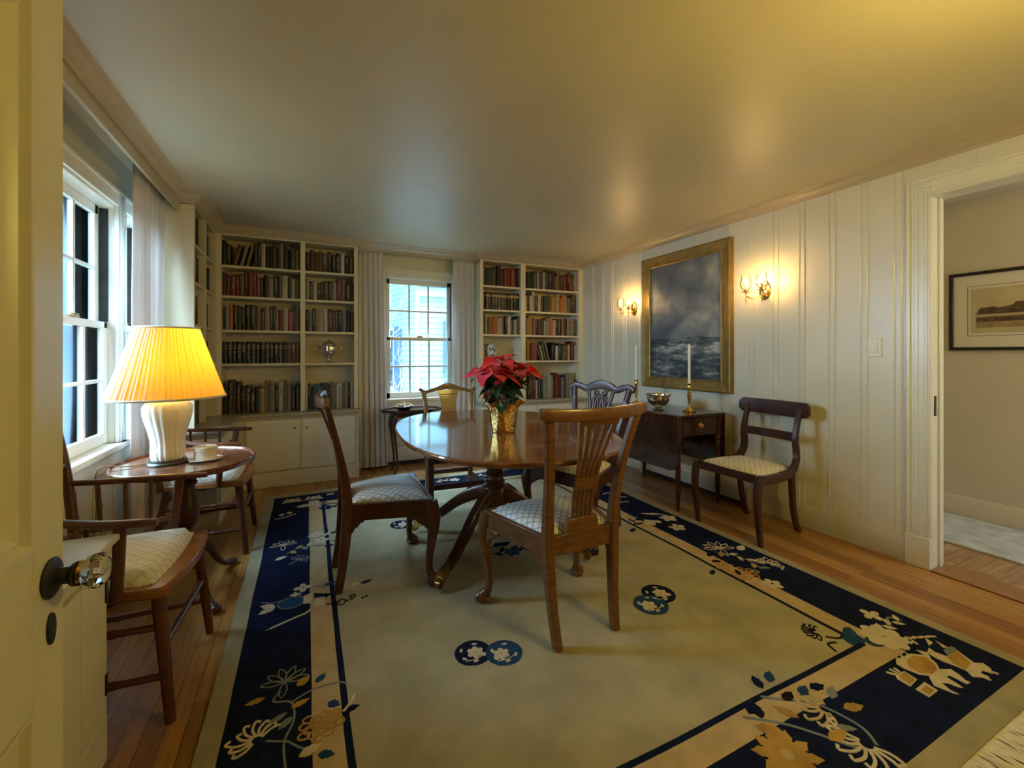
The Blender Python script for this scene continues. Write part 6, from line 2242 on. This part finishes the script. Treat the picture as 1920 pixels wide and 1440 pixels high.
# ================================================================== OUTDOORS
LAWN = M('winter_lawn', (0.26, 0.26, 0.20), 0.95, var=0.4, vscale=1.5)
o = MB().box(-40, 40, 5.2, 45, -0.75, -0.65).box(-40, -1.6, -20, 5.2, -0.75, -0.65).build('ground_outside', LAWN)
o['kind'] = 'structure'
SIDING = M('pale_teal_siding', (0.44, 0.62, 0.60), 0.6, var=0.06, vscale=3)
SHUT = M('slate_blue_shutter', (0.14, 0.20, 0.36), 0.5)
ROOF = M('grey_shingles', (0.25, 0.27, 0.36), 0.8, var=0.3, vscale=9)
HTRIM = M('house_white_trim', (0.75, 0.78, 0.78), 0.5)
r = empty('house', (2.18, 9.4, -0.65), 0, 'pale teal clapboard house with shutters beyond the back window', 'house')


def clap(mb, p, d, L_, z0, z1, nrm, tri=None):
    """clapboard wall: courses of tilted boards from p along d; tri(z) gives (start, end) of a course"""
    d = Vector((*d, 0)).normalized()
    nrm = Vector((*nrm, 0)).normalized()
    z = z0
    while z < z1 - 1e-3:
        a, b = tri(z + 0.06) if tri else (0, L_)
        if b - a > 0.05:
            q0 = Vector((*p, 0)) + d * a
            q1 = Vector((*p, 0)) + d * b
            mb.loft([[q + nrm * 0.0 + Vector((0, 0, z)), q + nrm * 0.022 + Vector((0, 0, z)), q + nrm * 0.004 + Vector((0, 0, z + 0.125)), q + Vector((0, 0, z + 0.125))] for q in (q0, q1)])
        z += 0.12


mb = MB()
ud = Vector((-0.235, 0.972))
un = (-0.972, -0.235)
GL, EA = 5.2, 3.35
clap(mb, (0, 0), ud, GL, 0, EA, un)
clap(mb, (0, 0), ud, GL, EA, EA + 2.5, un, lambda z: ((z - EA) * 1.04, GL - (z - EA) * 1.04))
clap(mb, (0, 0), (1, 0.02), 5.0, 0, EA, (0.02, -1))
mb.build('clapboard_wall', SIDING, r, smooth=False)
mb = MB()
rg0 = Vector((ud.x * GL / 2, ud.y * GL / 2, EA + 2.5))
ev = Vector((-0.15, -0.35, EA - 0.08))
mb.loft([[ev + Vector((-0.1, 0, 0)), rg0 + Vector((-0.25, -0.06, 0.05)), rg0 + Vector((-0.25, -0.06, 0.17)), ev + Vector((-0.1, 0, 0.12))], [ev + Vector((5.4, 0.1, 0)), rg0 + Vector((5.4, 0.1, 0.05)), rg0 + Vector((5.4, 0.1, 0.17)), ev + Vector((5.4, 0.1, 0.12))]])
mb.build('roof', ROOF, r, smooth=False)
MB().box(-0.03, 0.05, -0.04, 0.03, 0, EA).box(-0.02, 5.0, -0.10, -0.02, EA - 0.26, EA - 0.06).build('corner_board', HTRIM, r)


def hwin(x, z0, z1, w_):
    f = MB().box(x - w_ / 2 - 0.05, x + w_ / 2 + 0.05, -0.05, 0.03, z0 - 0.05, z1 + 0.05).build('window', HTRIM, r)
    MB().box(x - w_ / 2, x + w_ / 2, -0.056, -0.05, z0, z1).build('pane', M('dark_pane', (0.03, 0.05, 0.08), 0.1), f)
    for s in (-1, 1):
        MB().box(x + s * (w_ / 2 + 0.24) - 0.17, x + s * (w_ / 2 + 0.24) + 0.17, -0.075, -0.051, z0 - 0.02, z1 + 0.02).build('shutter', SHUT, r)


hwin(1.35, 0.95, 2.55, 0.75)
f = MB()
Lw = Vector((ud.x, ud.y, 0))
Nw = Vector((un[0], un[1], 0))
def wq(a, b, z0, z1, d0, d1):
    rings = []
    for a_ in (a, b):
        rings.append([Lw * a_ + Nw * d0 + Vector((0, 0, z0)), Lw * a_ + Nw * d1 + Vector((0, 0, z0)), Lw * a_ + Nw * d1 + Vector((0, 0, z1)), Lw * a_ + Nw * d0 + Vector((0, 0, z1))])
    return MB().loft(rings)
f = wq(1.1, 1.75, 1.0, 2.45, 0.0, 0.05).build('window', HTRIM, r)
wq(1.16, 1.69, 1.06, 2.39, 0.051, 0.056).build('pane', bpy.data.materials['dark_pane'], f)
wq(0.74, 1.07, 0.98, 2.47, 0.024, 0.06).build('shutter', SHUT, r)
wq(1.78, 2.11, 0.98, 2.47, 0.024, 0.06).build('shutter', SHUT, r)

BARK = M('pale_winter_bark', (0.80, 0.74, 0.70), 0.9, var=0.3, vscale=12)
BARKD = M('dark_winter_bark', (0.26, 0.28, 0.32), 0.9, var=0.3, vscale=12)


def bare_tree(loc, h, seed, bark, label, r0=0.05, spread=0.5, depth=4, trunks=1):
    rg = random.Random(seed)
    mb = MB()

    def grow(p, d, L_, q, k):
        n_ = 4
        pts, rad = [p.copy()], [q]
        for i in range(n_):
            d = (d + Vector((rg.uniform(-1, 1), rg.uniform(-1, 1), rg.uniform(-0.3, 0.5))) * 0.16).normalized()
            p = p + d * L_ / n_
            pts.append(p.copy())
            rad.append(q * (1 - 0.45 * (i + 1) / n_))
        mb.tube(pts, rad, n=6 if k > 1 else 4)
        if k <= 0: return
        for i in range(rg.choice((2, 3, 3))):
            nd = (d + Vector((rg.uniform(-1, 1), rg.uniform(-1, 1), rg.uniform(-0.2, 0.7))) * spread * 1.5).normalized()
            st = pts[rg.choice((2, 3, 4, 4))]
            grow(st.copy(), nd, L_ * rg.uniform(0.6, 0.85), q * 0.5, k - 1)
    for t_ in range(trunks):
        grow(Vector((rg.uniform(-0.12, 0.12) * trunks, rg.uniform(-0.12, 0.12) * trunks, 0)), Vector((rg.uniform(-0.25, 0.25), rg.uniform(-0.2, 0.2), 1)).normalized(), h * 0.36, r0, depth)
    o = mb.build('bare_tree', bark, loc=loc)
    tag(o, label, 'tree', 'bare trees outside')


bare_tree((1.10, 7.9, -0.66), 3.4, 4, BARKD, 'dark bare tree with crooked branches in front of the teal house', 0.045, 0.55, 5, 1)
bare_tree((1.0, 9.3, -0.66), 3.4, 9, BARK, 'pale bare tree at the left edge of the back window', 0.06, 0.5, 5, 2)
bare_tree((1.00, 6.75, -0.66), 1.9, 15, BARK, 'pale bushy shrub low outside the back window', 0.02, 0.5, 5, 5)
bare_tree((1.80, 6.4, -0.66), 1.4, 33, BARK, 'small pale shrub outside the lower right of the back window', 0.016, 0.7, 4, 5)
bare_tree((-2.55, 6.6, -0.66), 5.5, 21, BARKD, 'dark bare tree trunk outside the left windows', 0.16, 0.45, 4, 1)
bare_tree((-3.05, 9.0, -0.66), 4.0, 27, BARKD, 'slender dark bare tree farther off outside the left windows', 0.13, 0.45, 4, 1)
NEEDLE = M('evergreen_needles', (0.08, 0.14, 0.14), 0.8, var=0.4, vscale=6)
mb = MB()
rg = random.Random(2)
for i in range(900):
    z = 0.2 + 4.2 * rg.random()
    q = 1.25 * (1 - (z - 0.2) / 4.6) * math.sqrt(rg.random())
    a = rg.uniform(0, 2 * PI)
    d = Vector((math.cos(a), math.sin(a), -0.3))
    p = Vector((q * math.cos(a), q * math.sin(a), z))
    mb.tube([p, p + d * 0.14, p + d * 0.30], [0.03, 0.045, 0.005], n=4)
mb.tube([(0, 0, 0), (0, 0, 4.4)], [0.09, 0.02], n=8)
o = mb.build('evergreen_tree', NEEDLE, loc=(-6.2, 8.8, -0.66))
tag(o, 'dark conical evergreen outside the left windows', 'tree')

BOARD = M('blue_grey_boards', (0.20, 0.36, 0.58), 0.7, var=0.12, vscale=2)
BATT = M('pale_battens', (0.60, 0.76, 0.88), 0.7)
r = empty('backdrop', (-6.6, 11.6, -0.65), 0, 'added blue grey board backdrop with pale upright battens outside the left windows', 'backdrop')  # made-up wall filling the left windows so less bright sky shows
MB().box(0, 5.0, 0, 2.5, 0, 5.6).build('board_wall', BOARD, r, smooth=False)
for i in range(13):
    MB().box(i * 0.405, i * 0.405 + 0.12, -0.04, -0.0005, 0, 5.6).build('batten', BATT, r, smooth=False)
MB().prism([(-0.02, 5.605), (1.25, 6.4), (2.8, 5.605), (2.8, 5.7), (1.25, 6.5), (-0.02, 5.7)], -0.1, 5.1, axis='x').build('roof', ROOF, r, smooth=False)
